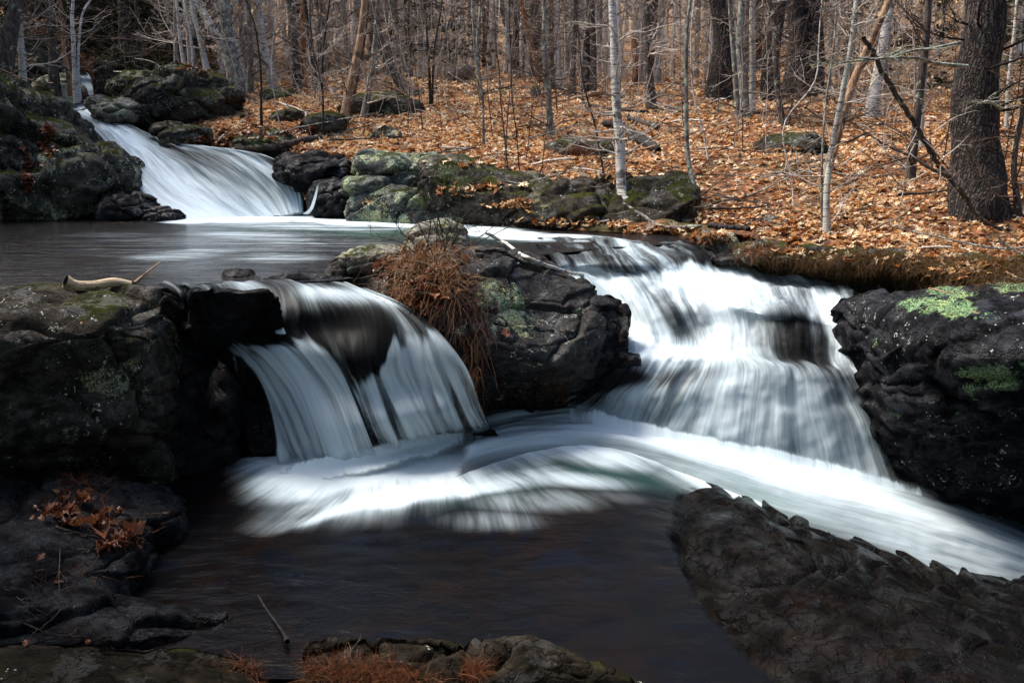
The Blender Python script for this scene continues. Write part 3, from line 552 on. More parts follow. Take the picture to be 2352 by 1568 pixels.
far = [(1080, 965, .2), (1230, 935, .24), (1360, 930, .24), (1480, 955, .17), (1600, 980, .13), (1720, 1008, .07), (1840, 1036, .02), (1960, 1062, -.05), (2080, 1096, -.13), (2200, 1135, -.2), (2400, 1225, -.35), (2600, 1300, -.5)]
CH = []
prof = [(0, .6, .7), (.12, .85, 1), (.3, 1.08, 1), (.46, .74, 1), (.62, .44, 1), (.8, .38, 1), (1, .25, .8)]
for t_, f, a in prof:
    c = []
    for i, (nn, ff) in enumerate(zip(near, far)):
        x = i / 11; hump = .07 * math.exp(-((t_ - .42) / .25) ** 2)
        fo = f * (1 - .30 * max(0, x - .35) / .65) if t_ < .6 else (f * (.75 + .5 * x))
        if i >= 8: fo = .45 + .25 * math.exp(-((t_ - .45) / .3) ** 2) if t_ > .15 else .2
        if i <= 1: fo = min(fo, .9)
        c.append((ff[0] + (nn[0] - ff[0]) * t_, ff[1] + (nn[1] - ff[1]) * t_, ff[2] + (nn[2] - ff[2]) * t_ + hump, fo, a))
    CH.append(c)
loft_water('water', CH, M['churn'], 220, 420, seed=14, ripple=.035, fade=(.06, .03, .04, .0), label='white chute sweeping from the right cascade down to the lower right',
           tint=lambda P_: blobs(P_, [(1500, 1080, 260, 26, 8, 1.), (1750, 1130, 200, 26, 20, 1.)]), mist=.015)

# mist where the falls land
def skirt(label, pts, seed, hgt=.10, f=.95):
    C = []
    for (u, v, z) in pts: C.append([(u, v - 42, z + hgt + .10, f * .7, .5), (u, v - 22, z + hgt + .04, f, 1), (u, v, z + hgt * .8, f * 1.15, 1), (u + 4, v + 20, z + hgt * .45, f, .9), (u + 8, v + 42, z + .02, f * .7, .4)])
    loft_water('spray', C, M['churn'], 240, 50, seed=seed, ripple=.004, fade=(.3, .25, .45, .45), label=label)
skirt('soft white spray along the foot of the left fall', [(600, 1098, .0), (680, 1086, .03), (780, 1070, .06), (860, 1052, .10), (940, 1030, .14), (1030, 1006, .18), (1120, 985, .22)], 31)
skirt('soft white spray along the foot of the right cascade', [(1260, 950, .2), (1340, 958, .18), (1430, 985, .12), (1530, 1010, .08), (1640, 1032, .03), (1760, 1055, -.02), (1880, 1082, -.1), (2000, 1115, -.17), (2110, 1142, -.24), (2200, 1165, -.28)], 33, f=.85)
skirt('white spray along the foot of the upper cascade', [], 35) if 0 else None
# ------------------------------------------------------------------ rocks along the stream
loft_rock('rock', 'massive dark lichened rock filling the left edge beside the lower pool', [
 (-420, [(640, 1.5), (700, 1.5), (790, 1.3), (900, 1.0), (1040, .65), (1075, .4), (1120, .1, -380)]),
 (-150, [(645, 1.47), (690, 1.47), (770, 1.36), (900, 1.0), (1040, .6), (1075, .35), (1120, .05, -120)]),
 (60, [(645, 1.48), (680, 1.47), (760, 1.36), (890, 1.0), (1040, .58), (1070, .35), (1120, .02, 90)]),
 (220, [(655, 1.46), (685, 1.44), (755, 1.34), (880, .98), (1010, .62), (1060, .35), (1110, .03, 250)]),
 (330, [(663, 1.44), (700, 1.38), (760, 1.25), (860, .96), (980, .62), (1080, .2), (1130, 0)]),
 (395, [(680, 1.38), (725, 1.28), (780, 1.1), (860, .88), (980, .5), (1080, .15), (1130, -.05)]),
 ], M['bank'], 5, .075, 1.5, .012, strata=.015, lich=[(370, 790, 40, 40, 0, .5), (350, 720, 40, 30, 0, .35), (240, 860, 60, 60, 0, .25)])
loft_rock('rock', 'black wet rock standing at the left edge of the left fall', [
 (385, [(745, 1.12), (775, 1.08), (850, .88), (960, .55), (1060, .2), (1130, -.05)]),
 (428, [(762, 1.04), (785, 1.0), (860, .8), (970, .47), (1070, .12), (1130, -.05)]),
 (472, [(775, 1.0), (800, .95), (870, .74), (980, .4), (1080, .06), (1130, -.08)]),
 (512, [(850, .85), (880, .75), (930, .6), (1000, .35), (1080, .06), (1120, -.05)])], M['wet'], 9, .05, 2.0, .012)
loft_rock('rock', 'black emergent block splitting the water at the top of the left fall', [
 (442, [(668, 1.43), (674, 1.42), (690, 1.34), (730, 1.2), (752, 1.12)]),
 (500, [(662, 1.45), (672, 1.43), (690, 1.36), (735, 1.2), (757, 1.1)]),
 (570, [(662, 1.45), (673, 1.43), (692, 1.36), (735, 1.2), (762, 1.08)]),
 (622, [(670, 1.44), (682, 1.4), (700, 1.32), (740, 1.18), (764, 1.07)])], M['wet'], 14, .05, 2.4, .010, back=.25)
boulder('rock', 'low black stone breaking the pool surface above the left fall', 548, 632, 70, 30, 8.35, M['wet'], 31, .35, .12, 4)
boulder('rock', 'long low submerged stone in front of the upper pool lip', 680, 640, 190, 22, 8.25, M['wet'], 34, .35, .12, 4)
loft_rock('rock', 'big lichened island rock between the two falls', [
 (765, [(598, 1.5), (610, 1.46), (630, 1.42), (655, 1.33)]),
 (830, [(580, 1.56), (598, 1.5), (630, 1.42), (670, 1.28)]),
 (900, [(572, 1.6), (600, 1.53), (650, 1.4), (705, 1.22), (760, 1.05)]),
 (960, [(575, 1.62), (605, 1.55), (670, 1.38), (740, 1.16), (820, .9), (880, .68)]),
 (1020, [(572, 1.63), (605, 1.56), (680, 1.36), (770, 1.08), (860, .75), (940, .35)]),
 (1090, [(570, 1.62), (610, 1.54), (680, 1.35), (790, 1.02), (880, .65), (955, .15)]),
 (1160, [(575, 1.58), (615, 1.5), (690, 1.3), (800, .98), (860, .72), (945, .15)]),
 (1240, [(598, 1.48), (635, 1.4), (710, 1.18), (810, .92), (870, .66), (940, .18)]),
 (1310, [(628, 1.38), (660, 1.3), (730, 1.1), (820, .84), (880, .58), (935, .2)]),
 (1370, [(652, 1.28), (680, 1.2), (740, 1.04), (800, .86), (870, .55), (915, .3)]),
 ], M['wetlichen'], 21, .06, 1.9, .010, back=.6, strata=.03, lich=[(1180, 720, 45, 50, 10, 1.), (1110, 670, 25, 40, 0, .8), (1040, 640, 30, 30, 0, .4)])
loft_rock('rock', 'glossy black knob at the right end of the island rock', [
 (1325, [(700, 1.14), (712, 1.1), (745, 1.0), (790, .88)]),
 (1370, [(682, 1.2), (695, 1.17), (735, 1.04), (800, .84)]),
 (1420, [(690, 1.16), (706, 1.12), (745, 1.0), (806, .8)]),
 (1446, [(715, 1.08), (730, 1.05), (760, .95), (805, .79)])], M['wet'], 26, .04, 2.6, .009, back=.3)
loft_rock('rock', 'low wet black shelf under the island rock beside the right cascade', [
 (1235, [(860, .62), (875, .58), (905, .4), (940, .18)]),
 (1320, [(820, .78), (840, .72), (880, .52), (935, .2)]),
 (1400, [(806, .80), (825, .75), (865, .57), (905, .35)]),
 (1470, [(812, .76), (828, .72), (850, .64), (878, .5)])], M['wet'], 27, .05, 2.4, .010, back=.3, strata=.02)
boulder('boulder', 'pale lichened boulder crowning the island rock', 1005, 553, 150, 82, 8.75, M['stone'], 41, .7, .12, 5)
boulder('rock', 'flat pale rock at the left tip of the island', 855, 588, 160, 42, 8.45, M['stone'], 42, .5, .12, 5)
loft_rock('rock', 'broad black rock with pale green lichen patches right of the right cascade', [
 (1932, [(682, 1.2), (694, 1.17), (712, 1.12), (732, 1.04)]),
 (1975, [(676, 1.26), (698, 1.22), (735, 1.1), (770, 1.0), (800, .9), (850, .7)]),
 (2010, [(672, 1.29), (705, 1.24), (750, 1.12), (810, .96), (880, .7), (1000, .2)]),
 (2060, [(668, 1.32), (708, 1.28), (770, 1.14), (850, .9), (950, .55), (1080, -.05)]),
 (2130, [(662, 1.36), (708, 1.33), (780, 1.18), (860, .94), (980, .5), (1130, -.15)]),
 (2230, [(655, 1.40), (705, 1.38), (790, 1.22), (870, .98), (1000, .5), (1190, -.3)]),
 (2352, [(645, 1.44), (700, 1.42), (800, 1.24), (885, 1.0), (1030, .45), (1220, -.4)]),
 (2520, [(640, 1.46), (700, 1.44), (810, 1.24), (900, .98), (1050, .4), (1260, -.5)]),
 (2700, [(640, 1.46), (700, 1.44), (810, 1.24), (900, .98), (1050, .4), (1290, -.5)]),
 ], rock_mat('lichen_patched_rock', (.003, .003, .004), (.011, .011, .013), la=.04, wet=.8, spot=.06, lichen=(.22, .36, .18)), 51, .05, 1.5, .012, strata=.045,
 lich=[(2125, 700, 70, 24, 0, 1.1), (2200, 712, 85, 24, 10, 1.15), (2190, 672, 70, 12, 0, 1.), (2330, 655, 60, 14, 0, 1.1), (2240, 860, 70, 20, 10, .9), (2310, 870, 60, 30, 0, .9), (2230, 900, 20, 50, 0, .5), (2000, 780, 12, 30, 0, .3)])
# slab in the lower right: rows from the chute edge to the camera
rows = [
 [(1440, 1095, -.25), (1580, 1095, -.1), (1700, 1120, -.1), (1800, 1160, -.15), (1920, 1205, -.2), (2040, 1240, -.3), (2160, 1270, -.4), (2300, 1300, -.55), (2480, 1340, -.7), (2700, 1400, -.8)],
 [(1490, 1130, -.12), (1600, 1118, .055), (1700, 1152, .055), (1800, 1200, .02), (1920, 1240, .0), (2020, 1272, -.08), (2130, 1302, -.18), (2260, 1332, -.3), (2400, 1345, -.35), (2650, 1380, -.4)],
 [(1500, 1170, -.10), (1620, 1168, .06), (1720, 1194, .07), (1830, 1238, .05), (1930, 1277, .03), (2020, 1320, .0), (2150, 1360, -.1), (2300, 1385, -.15), (2420, 1400, -.2), (2650, 1440, -.3)],
 [(1520, 1230, -.10), (1620, 1230, .06), (1720, 1250, .08), (1830, 1285, .06), (1950, 1320, .07), (2060, 1370, .03), (2200, 1420, .0), (2330, 1450, -.05), (2450, 1470, -.1), (2650, 1500, -.2)],
 [(1540, 1300, -.12), (1650, 1300, .0), (1740, 1330, .03), (1850, 1360, .04), (1970, 1400, .05), (2080, 1440, .03), (2230, 1490, .02), (2350, 1510, 0), (2450, 1530, -.05), (2650, 1560, -.1)],
 [(1520, 1380, -.2), (1650, 1385, -.06), (1740, 1410, -.03), (1850, 1440, .0), (1970, 1480, .02), (2080, 1520, .02), (2230, 1570, .02), (2350, 1590, 0), (2450, 1600, -.03), (2650, 1640, -.1)],
 [(1560, 1500, -.3), (1650, 1500, -.2), (1760, 1500, -.1), (1850, 1540, -.05), (1970, 1580, -.02), (2080, 1640, .0), (2230, 1680, .02), (2350, 1690, 0), (2450, 1700, 0), (2650, 1720, -.1)],
 [(1600, 1700, -.4), (1700, 1700, -.3), (1800, 1700, -.2), (1880, 1740, -.1), (1970, 1760, -.05), (2080, 1790, .0), (2230, 1800, .02), (2350, 1800, 0), (2450, 1800, 0), (2650, 1820, -.1)]]
G = cr(np.array([[PZ(*q) for q in r] for r in rows]), 330); G = cr(G.transpose(1, 0, 2), 400); N = normals_grid(G); N = N * np.sign(N[..., 2:].mean())
V = rock_shape(G.reshape(-1, 3), N.reshape(-1, 3), 61, .032, 1.1, .04).reshape(G.shape); B = V.copy(); B[..., 2] = -1.1
nv, nu = G.shape[:2]; idx = np.arange(nv * nu).reshape(nv, nu); b = np.concatenate([idx[0], idx[1:, -1], idx[-1, -2::-1], idx[-2:0:-1, 0]]); bn = np.roll(b, -1)
tag(mesh('rock', np.concatenate([V.reshape(-1, 3), B.reshape(-1, 3)]), [grid_faces(nv, nu), grid_faces(nv, nu, off=nv * nu)[:, ::-1], np.stack([b, b + nv * nu, bn + nv * nu, bn], 1)], M['slab']),
    'wet layered brown black slab sloping along the chute in the lower right corner', 'rock')
# foreground
loft_rock('rock', 'rounded brown rock in the foreground at the bottom centre', [
 (690, [(1480, .42), (1500, .42), (1540, .38), (1620, .2)]),
 (760, [(1448, .50), (1475, .5), (1540, .45), (1660, .25)]),
 (860, [(1436, .53), (1465, .53), (1540, .48), (1690, .25)]),
 (980, [(1442, .52), (1475, .52), (1550, .46), (1700, .25)]),
 (1080, [(1462, .48), (1495, .48), (1565, .42), (1720, .2)]),
 (1180, [(1475, .45), (1505, .45), (1570, .4), (1720, .2)]),
 (1300, [(1505, .4), (1530, .4), (1590, .33), (1730, .15)]),
 (1420, [(1550, .33), (1570, .32), (1620, .25), (1740, .1)]),
 (1520, [(1595, .22), (1610, .2), (1660, .15), (1740, .05)])], M['fore'], 71, .06, 2.4, .008, back=.12)
loft_rock('rock', 'flat brown rock at the bottom left corner', [
 (-260, [(1485, .5), (1510, .52), (1600, .5), (1750, .4)]),
 (0, [(1482, .5), (1505, .52), (1590, .5), (1750, .4)]),
 (220, [(1478, .5), (1500, .5), (1590, .48), (1750, .4)]),
 (400, [(1484, .46), (1505, .46), (1590, .44), (1750, .38)]),
 (520, [(1500, .42), (1520, .42), (1590, .4), (1750, .3)]),
 (600, [(1530, .36), (1550, .36), (1610, .32), (1750, .25)])], M['fore'], 73, .03, 2.0, .010, back=.2)
loft_rock('rock', 'black bank rock under the leaf heap at the lower left', [
 (-250, [(1080, .5), (1140, .45), (1300, .35), (1500, .2), (1560, .1)]),
 (0, [(1090, .42), (1150, .4), (1300, .32), (1480, .2), (1560, .05)]),
 (160, [(1085, .40), (1140, .38), (1260, .3), (1400, .15), (1500, .0)]),
 (300, [(1110, .30), (1160, .28), (1240, .22), (1320, .08), (1400, -.1)]),
 (420, [(1130, .12), (1160, .1), (1210, .04), (1260, -.1), (1300, -.2)])], M['wet'], 75, .06, 2.2, .012)
loft_rock('rock', 'low black rock at the water edge in the lower left corner', [
 (-100, [(1310, .3), (1350, .3), (1440, .28), (1500, .2)]),
 (150, [(1320, .24), (1350, .24), (1430, .2), (1500, .1)]),
 (300, [(1370, .15), (1395, .14), (1450, .1), (1500, .0)]),
 (430, [(1400, .06), (1420, .05), (1460, .02), (1500, -.08)]),
 (520, [(1420, .0), (1440, -.01), (1465, -.05), (1500, -.12)])], M['wet'], 76, .05, 2.4, .010)
# far left bank
boulder('rock', 'towering mossy rock at the left edge of the upper pool', 10, 350, 440, 350, 14.9, M['mossy'], 81, 3.2, .16, 6, rot=(0, .55, .1))
boulder('rock', 'mossy rock sloping down beside the upper cascade', 205, 415, 210, 190, 14.6, M['mossy'], 82, 2., .14, 5, rot=(0, .5, 0))
boulder('rock', 'black wet rock at the foot of the upper cascade', 295, 480, 130, 70, 13.9, M['wet'], 83, 1., .14, 5)
boulder('rock', 'small black wet rock beside the cascade foot', 368, 498, 100, 46, 13.7, M['wet'], 84, .6, .14, 5)
boulder('rock', 'tiny black rock at the pool edge left of the cascade foot', 255, 505, 50, 22, 13.6, M['wet'], 85, .3, .14, 4)
boulder('boulder', 'smooth grey boulder above the head of the upper cascade', 130, 214, 116, 72, 19.5, M['stone'], 86, 1.0, .12, 5)
boulder('boulder', 'brownish boulder behind the smooth grey boulder', 75, 190, 120, 80, 20.5, M['bank'], 87, 1.2, .12, 5)
boulder('boulder', 'tall grey boulder under the dark trees at the far left', 78, 130, 110, 85, 24, M['grey'], 88, 1.4, .14, 5)
boulder('boulder', 'dark boulder right of the small highest fall', 262, 185, 64, 60, 23, M['bank'], 89, 1.1, .14, 5)
boulder('boulder', 'shadowy boulder above the small highest fall', 320, 165, 170, 90, 25, M['mossy'], 90, 2, .14, 5)
boulder('boulder', 'low lichened boulder along the right of the cascade head', 295, 250, 160, 54, 18.2, M['grey'], 91, 1.3, .15, 5, rot=(0, .2, 0))
boulder('boulder', 'large mottled boulder right of the upper cascade', 420, 228, 250, 125, 18.5, M['mossy'], 92, 2., .16, 6, rot=(0, .12, 0))
boulder('boulder', 'dark boulder stacked behind the mottled boulder', 330, 200, 150, 60, 20.5, M['mossy'], 93, 1.4, .15, 5)
boulder('rock', 'yellowish flat rock at the right rim of the upper cascade', 385, 295, 80, 32, 16.8, M['bank'], 94, .7, .12, 4)
boulder('rock', 'dark rock under the bank leaves right of the upper cascade', 430, 312, 110, 50, 16.4, M['mossy'], 95, .9, .14, 5)
boulder('rock', 'pale topped rock under the leaning birch', 430, 178, 100, 38, 20.5, M['grey'], 96, .9, .12, 4)
boulder('rock', 'mossy rock under the fallen log behind the upper cascade', 610, 330, 150, 60, 16.2, M['mossy'], 97, 1., .14, 5)
boulder('rock', 'flat wet shelf right of the upper cascade', 720, 385, 180, 60, 14.8, M['wet'], 98, 1.2, .12, 5)
boulder('rock', 'black wet rock between the trickle and the lichened rocks', 770, 450, 130, 80, 14.2, M['wet'], 99, .9, .14, 5)
boulder('rock', 'small wet rock at the foam edge below the lichened slab', 890, 478, 90, 50, 13.5, M['grey'], 103, .6, .14, 5)
boulder('rock', 'lichened stone at the water edge above the right cascade', 1645, 552, 95, 52, 10.9, M['stone'], 109, .5, .15, 5)
boulder('rock', 'flat dark stone under the lichened stone', 1700, 595, 140, 26, 10.2, M['wet'], 110, .4, .14, 4)
boulder('rock', 'mossy stone beside the lichened stone', 1590, 548, 60, 20, 11.3, M['mossy'], 111, .4, .14, 4)
boulder('boulder', 'mossy dark boulder half buried on the right slope', 1815, 345, 170, 85, 15.5, M['mossy'], 112, 1.4, .14, 5)
boulder('rock', 'small grey stone on the slope above the lichened stone', 1775, 510, 60, 38, 11.6, M['grey'], 113, .4, .14, 4)
boulder('rock', 'mossy hump on the leaf slope at the centre right', 1335, 342, 170, 44, 15.6, M['mossy'], 114, 1.1, .1, 5)
boulder('rock', 'mossy rock on the knoll below the curved trunk', 880, 245, 190, 60, 19.2, M['mossy'], 115, 2., .12, 5)
boulder('rock', 'grey green rock far back on the knoll', 1055, 165, 70, 30, 25, M['grey'], 116, .8, .12, 4)
boulder('rock', 'mossy rock on the left slope among twigs', 640, 225, 90, 40, 20.5, M['mossy'], 117, 1.1, .12, 4)
boulder('rock', 'low mossy rock left of the leaning trunks', 660, 268, 80, 36, 18.3, M['mossy'], 118, .9, .12, 4)
boulder('rock', 'grey stone at the foot of the leaning trunks', 745, 280, 100, 50, 16.9, M['mossy'], 119, .8, .12, 4)
boulder('rock', 'grey rock in the leaves above the snout rock', 885, 310, 80, 40, 16.2, M['mossy'], 120, .8, .12, 4)
boulder('rock', 'pale stone beside the hemlock pole', 1230, 218, 26, 44, 21.5, M['mossy'], 121, .5, .12, 4)
boulder('rock', 'stone at the right edge of the mossy bank', 2345, 622, 50, 50, 9.2, M['grey'], 122, .35, .12, 4)
# mossy bank along the right
loft_rock('bank', 'low brown moss and needle covered bank along the water on the right', [
 (1700, [(565, 1.42), (578, 1.4), (592, 1.33), (612, 1.22)]),
 (1780, [(562, 1.46), (578, 1.43), (600, 1.34), (628, 1.16)]),
 (1900, [(568, 1.47), (585, 1.43), (610, 1.33), (645, 1.13)]),
 (2030, [(575, 1.48), (592, 1.45), (620, 1.34), (652, 1.15)]),
 (2150, [(582, 1.48), (600, 1.46), (630, 1.37), (662, 1.22)]),
 (2300, [(588, 1.5), (608, 1.48), (640, 1.4), (668, 1.28)]),
 (2450, [(590, 1.52), (615, 1.5), (648, 1.42), (680, 1.3)])], M['mossy'], 131, .085, 3.2, .014, cat='bank')

loft_rock('bank', 'leafy low shore strip under the boulders at the centre', [
 (1215, [(498, 1.47), (508, 1.45), (518, 1.40), (528, 1.36)]),
 (1290, [(500, 1.50), (512, 1.47), (526, 1.41), (536, 1.35)]),
 (1400, [(500, 1.52), (516, 1.48), (532, 1.41), (542, 1.35)]),
 (1520, [(505, 1.55), (522, 1.48), (538, 1.40), (548, 1.34)]),
 (1640, [(515, 1.55), (532, 1.48), (548, 1.38), (560, 1.30)]),
 (1740, [(530, 1.52), (548, 1.46), (566, 1.36), (582, 1.24)])], M['floor'], 141, .03, 2.5, .02, cat='bank')

def far_rock(label, secs, m, seed, amp=.09, **k): loft_rock('rock', label, secs, m, seed, amp, 1.5, .02, back=.7, under=.5, ym=True, strata=.02, **k)
far_rock('pale green lichened rock like a snout above the far shore', [(818, [(354, 14.25), (366, 13.95), (386, 13.85)]), (880, [(343, 14.35), (360, 13.85), (394, 13.75)]), (950, [(346, 14.35), (366, 13.85), (402, 13.65)]), (1015, [(356, 14.35), (374, 13.95), (408, 13.65)])], M['pale'], 101)
far_rock('pale green lichened slab sloping to the foam band', [(790, [(400, 13.85), (412, 13.55), (440, 13.45)]), (870, [(394, 13.85), (416, 13.45), (456, 13.25)]), (940, [(402, 13.85), (436, 13.35), (486, 13.05)]), (1000, [(424, 13.65), (456, 13.25), (498, 12.95)]), (1060, [(444, 13.55), (470, 13.15), (502, 12.95)]), (1150, [(464, 13.35), (484, 13.05), (508, 12.85)]), (1200, [(480, 13.25), (492, 13.05), (510, 12.85)])], M['pale'], 102)
far_rock('long dark grey ledge along the foot of the leaf slope', [(975, [(358, 13.85), (380, 13.35), (415, 13.05)]), (1060, [(360, 13.85), (386, 13.25), (440, 12.95)]), (1160, [(378, 13.65), (406, 13.05), (462, 12.65)]), (1230, [(398, 13.45), (422, 12.85), (488, 12.45)]), (1300, [(420, 13.25), (438, 12.75), (504, 12.25)]), (1365, [(428, 13.15), (446, 12.65), (508, 12.15)])], M['bank'], 104, .1, lich=[(1100, 372, 60, 16, 0, .5), (1230, 440, 20, 30, 0, .5)])
far_rock('big rounded brown grey boulder right of the white birch', [(1372, [(405, 13.25), (422, 12.75), (500, 12.25)]), (1440, [(394, 13.25), (412, 12.65), (508, 12.05)]), (1520, [(389, 13.25), (408, 12.65), (508, 11.95)]), (1575, [(396, 13.15), (416, 12.55), (504, 11.95)]), (1600, [(424, 12.85), (442, 12.45), (498, 12.05)])], M['bank'], 108, .09)
# ------------------------------------------------------------------ bark
def bark(name, dark, light, kind='rough', lich=0.):
    n = NT(name); p = n.n('TexCoord').outputs['Object']
    if kind == 'furrow':
        v = n.n('TexVoronoi', {'Vector': n.n('VectorMath', {0: n.scaled(p, (1, 1, .16)), 1: n.math('MULTIPLY', n.noise(n.scaled(p, (1, 1, .5)), 6, 3), .25)}, operation='ADD').outputs[0], 'Scale': 24.}, feature='DISTANCE_TO_EDGE').outputs[0]
        h = n.math('ADD', n.ss(v, .02, .28), n.math('MULTIPLY', n.noise(p, 40, 5, .7), .35)); col = n.mix(n.ss(h, .15, 1.1), C4(*dark), C4(*light)); st = 1.
    elif kind == 'birch':
        s = n.noise(n.scaled(p, (2.5, 2.5, 30)), 1.6, 4, .65); b = n.noise(n.scaled(p, (1, 1, 1.6)), 5, 5, .7, .4)
        col = n.mix(n.ss(s, .36, .46), C4(*dark), C4(*light)); col = n.mix(n.math('MULTIPLY', n.ss(b, .52, .62), .85), col, C4(*[x * 1.6 for x in dark])); h = n.math('ADD', s, n.math('MULTIPLY', b, .5)); st = .5
    elif kind == 'grain':
        s = n.noise(n.scaled(p, (30, 30, 1.6)), 1.2, 5, .65); b = n.noise(p, 3, 4, .6)
        col = n.mix(n.ss(s, .35, .62), C4(*dark), C4(*light)); col = n.mix(n.math('MULTIPLY', n.ss(b, .55, .62), .8), col, C4(*[x * .45 for x in dark])); h = s; st = .5
    else:
        s = n.noise(n.scaled(p, (1, 1, .3)), 22, 6, .7); col = n.mix(n.ss(s, .35, .65), C4(*dark), C4(*light)); h = s; st = .8
    if lich:
        l = n.math('MULTIPLY', n.ss(n.noise(p, 7, 5, .7, .5), .60 - lich * .15, .66 - lich * .15), n.ss(n.noise(p, 70, 2), .35, .5))
        col = n.mix(n.math('MULTIPLY', l, .85), col, C4(.36, .40, .30))
    return n.out(n.pbr(col, .85, n.bump(h, st, .03), Specular_IOR_Level=.25))
B = dict(logbirch=bark('birch_log_bark', (.10, .06, .035), (.50, .38, .24), 'birch'), pine=bark('pine_bark', (.008, .006, .005), (.070, .050, .043), 'furrow'), grey=bark('grey_bark', (.06, .052, .046), (.20, .18, .16), lich=.6), dark=bark('dark_bark', (.022, .016, .013), (.085, .062, .05), lich=.2),
         birch=bark('birch_bark', (.05, .04, .035), (.46, .43, .39), 'birch', lich=.2), greybirch=bark('grey_birch_bark', (.05, .042, .036), (.36, .33, .29), 'birch', lich=.4), bare=bark('barkless_wood', (.13, .07, .04), (.34, .21, .12), 'grain'),
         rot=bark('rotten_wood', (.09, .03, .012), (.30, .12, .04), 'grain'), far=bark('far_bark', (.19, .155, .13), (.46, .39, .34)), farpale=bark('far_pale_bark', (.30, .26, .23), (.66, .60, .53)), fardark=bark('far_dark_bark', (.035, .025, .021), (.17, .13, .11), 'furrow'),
         black=bark('black_bark', (.006, .005, .005), (.03, .024, .02)), twig=bark('twig_bark', (.05, .034, .026), (.17, .12, .09)), paletwig=bark('pale_twig_bark', (.27, .22, .19), (.56, .49, .42)), lich=bark('lichened_bark', (.07, .06, .05), (.22, .2, .17), lich=1.))
def leaf_mat(name, stops, tr=.25, rough=.7):
    n = NT(name); r = n.n('NewGeometry').outputs['Random Per Island']; col = n.ramp(r, stops)
    col = n.mix(n.ss(n.noise(n.pos(), 40, 3), .3, .7), n.mix(.45, col, C4(.06, .02, .008)), col)
    d = n.pbr(col, rough, Specular_IOR_Level=.3); t = n.n('BsdfTranslucent', {0: col}).outputs[0]
    return n.out(n.n('MixShader', {0: tr, 1: d, 2: t}).outputs[0])
M['leaves'] = leaf_mat('fallen_leaves', [(0, (.06, .018, .007)), (.12, (.24, .075, .020)), (.32, (.52, .21, .060)), (.50, (.70, .38, .15)), (.72, (.82, .58, .33)), (1, (.88, .74, .54))])
M['darkleaves'] = leaf_mat('wet_fallen_leaves', [(0, (.03, .008, .004)), (.4, (.12, .03, .012)), (.75, (.26, .085, .03)), (1, (.34, .17, .09))], rough=.35)
M['beech'] = leaf_mat('beech_leaves', [(0, (.50, .32, .16)), (.5, (.66, .46, .25)), (1, (.78, .60, .38))], .45)
M['needles'] = leaf_mat('pine_needles', [(0, (.07, .018, .006)), (.5, (.20, .06, .018)), (1, (.34, .13, .04))], .1)
M['straw'] = leaf_mat('dead_grass', [(0, (.12, .05, .022)), (.4, (.26, .13, .06)), (.8, (.42, .27, .14)), (1, (.58, .44, .27))], .3)
M['root'] = leaf_mat('hanging_rootlets', [(0, (.05, .018, .010)), (.5, (.13, .05, .022)), (1, (.24, .12, .06))], .1)
M['green'] = leaf_mat('green_blades', [(0, (.03, .07, .012)), (.5, (.06, .13, .02)), (1, (.11, .19, .03))], .3)
M['hemlock'] = leaf_mat('hemlock_needles', [(0, (.006, .014, .005)), (.6, (.016, .034, .010)), (1, (.035, .06, .015))], .2)
M['moss'] = leaf_mat('moss_tufts', [(0, (.05, .022, .006)), (.5, (.11, .05, .012)), (1, (.16, .10, .02))], .2)

# ------------------------------------------------------------------ wood: tubes swept along bent paths
def tubes_mesh(T, sides=5, bump_=0., seed=0):
    Vs, Fs, k = [], [], 0
    for P, r in T:
        P = np.asarray(P, float); r = np.asarray(r, float); n_ = len(P)
        d = np.gradient(P, axis=0); d /= np.linalg.norm(d, axis=1, keepdims=True) + 1e-9
        ref = np.array([.13, .97, .2]) if abs(d[0][1]) < .8 else np.array([1., .1, .1])
        a = np.cross(d, ref); a /= np.linalg.norm(a, axis=1, keepdims=True) + 1e-9; b_ = np.cross(d, a)
        s = sides if r[0] > .012 or sides > 6 else min(sides, 3)
        th = np.arange(s) * 2 * math.pi / s
        ring = P[:, None] + r[:, None, None] * (np.cos(th)[None, :, None] * a[:, None] + np.sin(th)[None, :, None] * b_[:, None])
        if bump_:
            q = ring.reshape(-1, 3) * np.array([1, 1, .45]); nn = fbm(q * 3.5 + seed, 3, seed).reshape(n_, s, 1) + .5 * fbm(q * np.array([14, 14, 7]) + seed, 2, seed + 3).reshape(n_, s, 1)
            ring = P[:, None] + (ring - P[:, None]) * (1 + bump_ * nn)
        Vs.append(ring.reshape(-1, 3)); i = np.arange(n_ - 1)[:, None] * s; j = np.arange(s)[None]; j2 = (j + 1) % s
        Fs.append(np.stack([i + j, i + j2, i + s + j2, i + s + j], -1).reshape(-1, 4) + k); k += n_ * s
    return np.concatenate(Vs), np.concatenate(Fs)
def wander(rng, p, d, L, n_, wob=.12, up=0.):
    P = [np.array(p, float)]; d = np.array(d, float); d /= np.linalg.norm(d)
    for i in range(n_):
        d = d + rng.normal(0, wob, 3) + np.array([0, 0, up]); d /= np.linalg.norm(d); P.append(P[-1] + d * L / n_)
    return np.array(P), d
